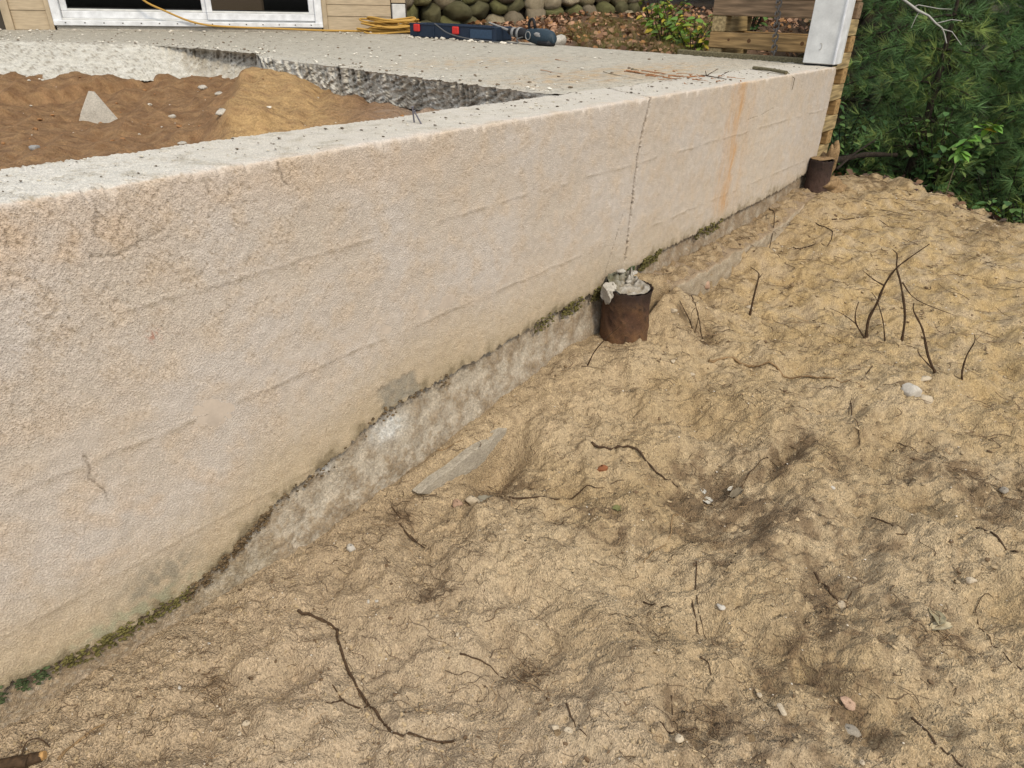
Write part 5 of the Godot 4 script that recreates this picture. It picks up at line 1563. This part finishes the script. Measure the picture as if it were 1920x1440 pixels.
# ------------------------------------------------------------------ stones and scraps on the sand
func build_stones() -> void:
	var pale := tri(mat(lin(0.56, 0.46, 0.33), 0.85), Vector3.ONE * 6, M.chunk.albedo_texture)
	var white := tri(mat(lin(0.56, 0.51, 0.44), 0.85), Vector3.ONE * 6, M.chunk.albedo_texture)
	var grey := tri(mat(lin(0.34, 0.295, 0.235), 0.85), Vector3.ONE * 6, M.chunk.albedo_texture)
	var pink := tri(mat(lin(0.50, 0.33, 0.23), 0.9), Vector3.ONE * 6, M.chunk.albedo_texture)
	var red := tri(mat(lin(0.30, 0.115, 0.05), 0.9), Vector3.ONE * 6, M.chunk.albedo_texture)
	var tan_ := tri(mat(lin(0.45, 0.31, 0.17), 0.95), Vector3.ONE * 5, M.chunk.albedo_texture, M.chunk.heightmap_texture, 0.5)
	var list := [[3.484, 0.329, 0.045, 0.7, pale, "pale block shaped stone high on the far slope"], [2.025, 1.014, 0.075, 0.7, white, "large white stone casting a dark shadow at the right"], [2.055, 1.06, 0.05, 0.8, pale, "cream stone touching the right side of the large white stone"], [2.144, 1.031, 0.045, 0.5, pale, "flat cream stone half buried behind the large white stone"], [2.04, 0.99, 0.045, 0.8, tan_, "tan clod above the large white stone"], [0.788, 1.214, 0.042, 0.45, grey, "flat round grey stone near the bottom right"], [0.825, 1.199, 0.036, 0.3, pink, "pinkish clay disc just above the round grey stone"], [0.033, 0.313, 0.017, 0.6, pale, "larger of two pale pebbles near the bottom left"], [0.011, 0.325, 0.010, 0.8, pale, "smaller of two pale pebbles near the bottom left"], [-0.008, 0.139, 0.009, 0.8, white, "tiny white pebble below the moss at the left"], [0.088, 0.085, 0.008, 0.7, white, "tiny white pebble beside the wall foot at the left"], [0.466, 0.098, 0.024, 0.8, white, "pale pink white stone near the wall foot"], [0.780, 0.170, 0.036, 0.7, pink, "brownish pink stone leaning against the flat concrete wedge"], [0.816, 0.192, 0.042, 0.75, pale, "cream angular stone before the flat concrete wedge"], [1.119, 0.419, 0.034, 0.7, red, "reddish brown clod between the two wavy roots"], [0.888, 0.896, 0.024, 0.4, white, "white shell like stone below the humus patch"], [2.438, 0.311, 0.032, 0.7, pale, "cream pebble at the foot of the lone bent shoot"], [2.978, 0.189, 0.026, 0.6, pale, "cream pebble before the far footing"], [3.272, 0.426, 0.022, 0.5, white, "small white stone at the end of a thin root on the far slope"], [1.314, 1.326, 0.026, 0.7, pale, "half buried cream stone at the right edge"], [0.397, 0.781, 0.016, 0.7, pale, "left of three flat pebbles at the bottom"], [0.405, 0.806, 0.020, 0.35, pale, "middle and flattest of three pebbles at the bottom"], [0.392, 0.79, 0.019, 0.4, tan_, "lowest of three flat pebbles at the bottom"], [0.619, 1.080, 0.032, 0.7, tan_, "tan clod with a dark underside near the bottom edge"], [0.381, 0.262, 0.010, 0.8, white, "left of two tiny white pebbles above the bent root"], [0.394, 0.276, 0.010, 0.6, white, "right of two tiny white pebbles above the bent root"], [0.447, 0.418, 0.011, 0.8, pale, "tiny cream pebble right of the bent root's top"], [0.437, 0.49, 0.011, 0.7, pale, "tiny cream pebble above the tangle of fibres"], [2.449, 0.10, 0.05, 0.8, pink, "pinkish stone lodged on the footing right of the rusty pipe"], [1.998, 0.17, 0.03, 0.8, pale, "cream stone at the right foot of the rusty pipe"], [1.775, 0.376, 0.022, 0.6, pale, "cream pebble below the rusty pipe"], [1.767, 0.302, 0.024, 0.5, pale, "flat cream pebble just below the rusty pipe"], [1.452, 0.963, 0.018, 0.5, white, "small white chip on the right slope"], [1.201, 1.106, 0.013, 0.7, pale, "tiny pebble right of the dark hooked root"], [0.725, 1.053, 0.015, 0.6, pale, "small pale pebble between the bottom roots"], [1.108, 1.103, 0.036, 0.5, pale, "round cream stone below the dark hooked root"], [0.712, 1.255, 0.014, 0.6, pale, "small cream pebble at the bottom edge right of the middle"], [2.698, 0.39, 0.03, 0.7, tan_, "tan clod in the middle of the far slope"], [1.787, 1.337, 0.03, 0.6, grey, "dark grey clod at the right edge"], [0.519, 0.976, 0.022, 0.5, pale, "pale stone at the middle of the bottom edge"], [1.444, 0.058, 0.018, 0.7, tan_, "small clod at the wall foot left of the rusty pipe"]]
	for k in list.size():
		var q: Array = list[k]
		var s: float = q[2]
		var o := thing("stone", lump(V(s, s * q[3], s * 0.78), 600 + k, 0.22, 5, 16, 10), q[4], q[5], "stone", on_sand(q[0], q[1], s * q[3] * 0.22), "stones on the sand")
		o.rotation = V(rng.randf_range(-0.2, 0.2), rng.randf_range(0, TAU), rng.randf_range(-0.2, 0.2))
	var stick := Mesher.new()
	stick.box(Vector3.ZERO, V(0.011, 0.007, 0.027), 0.003)
	var so := thing("wood_chip", stick.done(), pale, "small beige rod shaped chip near the bottom right", "chip", on_sand(0.701, 1.102, 0.004))
	so.rotation.y = -0.75
	# white scraps, curled leaves
	var sc := [[1.285, 0.690, 0.042, 0.5, M.paper, "torn white scrap on the dark humus patch"], [1.30, 0.66, 0.03, 2.2, M.paper, "small white scrap left of the torn one on the humus"], [1.353, 0.723, 0.032, 1.2, M.paper, "curled white scrap at the top right of the humus patch"]]
	var lv := [[0.997, 0.549, 0.032, 0.9, Color(0.13, 0.13, 0.05), "rolled dark olive leaf lying alone in the middle of the sand"], [0.846, 0.212, 0.045, 0.3, Color(0.22, 0.20, 0.155), "curled grey dead leaf in the dark fibres by the wedge"], [0.868, 0.205, 0.045, 2.3, Color(0.17, 0.15, 0.115), "second curled dead leaf in the dark fibres by the wedge"], [1.135, 1.285, 0.055, 2.0, Color(0.27, 0.23, 0.14), "curled greenish brown dead leaf at the right"], [1.112, 1.300, 0.045, 3.9, Color(0.40, 0.33, 0.21), "pale dead leaf under the curled greenish brown one"], [1.32, 0.75, 0.045, 4.4, Color(0.15, 0.12, 0.08), "dark dead leaf behind the white scraps"]]
	for k in sc.size() + lv.size():
		var q: Array = sc[k] if k < sc.size() else lv[k - sc.size()]
		var P := PackedVector3Array()
		for j in 7:
			for i in 7:
				var u := i / 6.0 - 0.5
				var v := j / 6.0 - 0.5
				var wd := (0.62 - 1.5 * v * v) * (1.0 + 0.25 * n_mid.get_noise_2d(k * 9.0, j * 0.9))
				var cu := u * 2.4
				P.append(V(sin(cu) * wd * 0.55, (1.0 - cos(cu)) * 0.35 * wd + n_mid.get_noise_2d(i * 1.1 + k * 7.0, j * 1.1) * 0.16, v * (1.0 + 0.1 * sin(i * 2.0))) * q[2])
		var mt: Material = q[4] if k < sc.size() else mat(lin(q[4].r, q[4].g, q[4].b), 0.8)
		var o := thing("scrap" if k < sc.size() else "dead_leaf", grid(7, 7, P, PackedColorArray(), true), mt, q[5], "scrap" if k < sc.size() else "leaf", on_sand(q[0], q[1], 0.004), "white scraps on the humus" if k < sc.size() else "dead leaves on the sand")
		o.rotation = V(0.25, q[3], 0.15)

# ------------------------------------------------------------------ uncountable small stuff
func visible_spot() -> Vector2:
	# denser where the sand is near
	var u := rng.randf()
	var x := -0.35 + 4.9 * pow(u, 1.8)
	var z := rng.randf_range(0.0, 1.0)
	return Vector2(x, 0.01 + z * (0.55 + 1.15 * ss(-0.3, 1.2, x)))

func build_small_stuff() -> void:
	var pebble := lump(Vector3.ONE, 700, 0.2, 4, 8, 6)
	var W := []
	var C := []
	for k in 3600:
		var p := visible_spot()
		if p.x > lut(RX, p.y) - 0.05:
			continue
		var s := (0.0012 + 0.0030 * pow(rng.randf(), 4.0)) * (1.0 + 0.25 * p.x)
		W.append(Transform3D(Basis.from_euler(V(rng.randf() * 6, rng.randf() * 6, 0)).scaled(V(s, s * 0.7, s * 1.2)), on_sand(p.x, p.y, s * 0.2)))
		var g := rng.randf_range(0.8, 1.15)
		C.append(([Color(0.47, 0.40, 0.31), Color(0.52, 0.45, 0.36), Color(0.36, 0.27, 0.19), Color(0.56, 0.50, 0.42)][rng.randi() % 4]) * g)
	many("pebbles", pebble, M.litter, W, C, self, "tiny pale pebbles scattered through the sand", "pebbles")
	W = []
	C = []
	for k in 9000:
		var p := visible_spot()
		if p.x > lut(RX, p.y) + 0.02:
			continue
		var s := (0.002 + 0.008 * pow(rng.randf(), 5.0)) * (1.0 + 0.25 * p.x)
		W.append(Transform3D(Basis.from_euler(V(rng.randf() * 6, rng.randf() * 6, 0)).scaled(V(s, s * 0.7, s * 1.2)), on_sand(p.x, p.y, s * 0.02)))
		var g := rng.randf_range(0.75, 1.1)
		C.append(Color(0.38, 0.285, 0.17) * g if rng.randf() < 0.85 else Color(0.14, 0.09, 0.05) * g)
	many("sand_crumbs", lump(Vector3.ONE, 701, 0.6, 7, 9, 7), M.litter, W, C, self, "crumbs and clods of sand lying on the dug ground", "sand")
	# hair roots: thin bent fibres
	W = []
	C = []
	var fib := Mesher.new()
	fib.tube(smooth_path([V(-0.5, 0.0, 0), V(-0.2, 0.03, 0.10), V(0.12, 0.02, -0.05), V(0.5, 0.05, 0.13)], 3), 0.016, 0.008, 3)
	var clumps := [[0.88, 0.225, 0.05], [1.28, 0.68, 0.07], [0.485, 0.645, 0.025], [0.505, 0.362, 0.035], [0.04, 0.168, 0.02], [1.09, 1.06, 0.07], [1.56, 0.81, 0.08], [1.72, 1.3, 0.08], [1.12, 1.29, 0.04], [0.62, 0.10, 0.04], [2.06, 0.24, 0.07], [0.60, 0.98, 0.04], [1.74, 1.15, 0.08], [0.90, 1.12, 0.1], [2.44, 0.80, 0.08]]
	for k in 4200:
		var p := visible_spot()
		if k % 6 == 0:
			var q: Array = clumps[rng.randi() % clumps.size()]
			var a := rng.randf_range(0, TAU)
			var rr: float = q[2] * sqrt(rng.randf()) * 1.7
			p = Vector2(q[0] + cos(a) * rr, q[1] + sin(a) * rr)
		if p.x > lut(RX, p.y) - 0.05 or p.y < 0.012:
			continue
		var s := rng.randf_range(0.012, 0.05) * (1.0 + 0.35 * p.x)
		W.append(Transform3D(Basis.from_euler(V(rng.randf_range(-0.25, 0.25), rng.randf() * TAU, rng.randf_range(-0.25, 0.3))).scaled(V(s, s, s * rng.randf_range(0.5, 2.0))), on_sand(p.x, p.y, 0.0015)))
		var g := rng.randf_range(0.6, 1.3)
		C.append((Color(0.11, 0.07, 0.04) if rng.randf() < 0.8 else Color(0.30, 0.20, 0.11)) * g)
	many("root_fibres", fib.done(), M.litter, W, C, self, "hair fine broken roots strewn over the sand", "roots")
	# moss and dirt packed into the ledge under the stucco
	W = []
	C = []
	var moss := [[-0.30, -0.17, 1.0, 0], [-0.17, -0.02, 0.9, 1], [-0.02, 0.12, 0.55, 1], [0.10, 0.21, 0.9, 2], [0.22, 0.33, 1.0, 2], [0.34, 0.56, 0.14, 2], [0.62, 0.95, 0.1, 2], [1.33, 1.45, 0.35, 1], [1.50, 1.62, 0.9, 1], [1.68, 1.73, 0.7, 1], [1.72, 1.80, 0.9, 1], [1.84, 1.95, 0.9, 0], [2.02, 2.17, 0.8, 1], [2.5, 2.75, 0.3, 1]]
	var hues := [Color(0.055, 0.075, 0.030), Color(0.11, 0.095, 0.030), Color(0.125, 0.085, 0.045)]
	for q in moss:
		for k in int(900.0 * (q[1] - q[0]) * q[2] * 2.6):
			var x: float = rng.randf_range(q[0], q[1])
			if n_mid.get_noise_2d(x * 30.0, 77.0) < rng.randf_range(-0.45, 0.25):
				continue
			var s := rng.randf_range(0.003, 0.008) * (1.0 + 0.25 * x)
			var dy := rng.randf_range(-0.034, 0.012) * (1.0 if x < 1.0 else 1.2)
			W.append(Transform3D(Basis.from_euler(V(rng.randf() * 6, rng.randf() * 6, 0)).scaled(V(s * 1.3, s * 0.8, s)), V(x, lut(YB, x) + dy, 0.003 - 0.012 * ss(0.0, -0.02, dy) + rng.randf_range(0, 0.004))))
			C.append(hues[q[3]] * rng.randf_range(0.6, 1.4))
	many("moss", lump(Vector3.ONE, 703, 0.5, 2, 8, 6), M.litter, W, C, self, "green brown moss and dirt in the ledge under the stucco", "moss")
	# grey crumbs of broken concrete on the slab
	W = []
	C = []
	for k in 1900:
		var t := rng.randf_range(1.0, 10.9)
		var a: Array = EDGE[int(t)]
		var b: Array = EDGE[int(t) + 1]
		var p: Vector3 = a[0].lerp(b[0], t - int(t))
		var q: Vector3 = a[2].lerp(b[2], t - int(t))
		p = p.lerp(q, pow(rng.randf(), 2.2) * 0.98 + 0.01)
		var s := 0.003 + 0.014 * pow(rng.randf(), 6.0)
		W.append(Transform3D(Basis.from_euler(V(rng.randf() * 6, rng.randf() * 6, 0)).scaled(V(s, s * 0.6, s * 1.3)), V(p.x, s * 0.15, p.z)))
		C.append(Color(0.60, 0.56, 0.48) * rng.randf_range(0.6, 1.15) if rng.randf() < 0.75 else Color(0.16, 0.12, 0.08))
	for k in 420:      # along the foot of tool case and house wall
		var t := rng.randf()
		var p := V(3.94, 0, -3.3).lerp(V(3.95, 0, -2.2), t) + V(rng.randf_range(-0.09, 0.03), 0, rng.randf_range(-0.04, 0.04))
		if k % 2 == 0:
			p = HO + HD * rng.randf_range(0.0, 3.0) + HN * rng.randf_range(0.1, 0.35)
		var s := 0.004 + 0.030 * pow(rng.randf(), 6.0)
		W.append(Transform3D(Basis.from_euler(V(rng.randf() * 6, rng.randf() * 6, 0)).scaled(V(s, s * 0.7, s * 1.3)), V(p.x, s * 0.2, p.z)))
		C.append(Color(0.56, 0.51, 0.43) * rng.randf_range(0.7, 1.1))
	for k in 500:      # bark and grit on the wall top
		var x := rng.randf_range(-0.2, 3.9)
		var s := 0.002 + 0.006 * pow(rng.randf(), 4.0)
		W.append(Transform3D(Basis.from_euler(V(0, rng.randf() * 6, 0)).scaled(V(s, s * 0.5, s * 1.8)), V(x, s * 0.2 + 0.001, rng.randf_range(-0.24, -0.02))))
		C.append(Color(0.10, 0.075, 0.05) if rng.randf() < 0.5 else Color(0.5, 0.45, 0.36))
	many("concrete_crumbs", lump(Vector3.ONE, 704, 0.35, 5, 8, 6), M.litter, W, C, self, "crumbs of broken concrete strewn on the patio and wall top", "rubble")
	W = []
	C = []
	for k in 240:
		var x := rng.randf_range(0.3, 1.95)
		var z := rng.randf_range(-3.4, -0.3)
		var s := 0.004 + 0.02 * pow(rng.randf(), 4.0)
		W.append(Transform3D(Basis.from_euler(V(rng.randf() * 6, rng.randf() * 6, 0)).scaled(V(s, s * 0.7, s * 1.3)), V(x, soil_height(x, z) + s * 0.1, z)))
		C.append((Color(0.62, 0.56, 0.47) if k % 3 == 0 else Color(0.30, 0.15, 0.06)) * rng.randf_range(0.7, 1.1))
	many("soil_crumbs", lump(Vector3.ONE, 705, 0.35, 4, 8, 6), M.litter, W, C, self, "crumbs of soil and mortar in the bare bay of the patio", "soil")
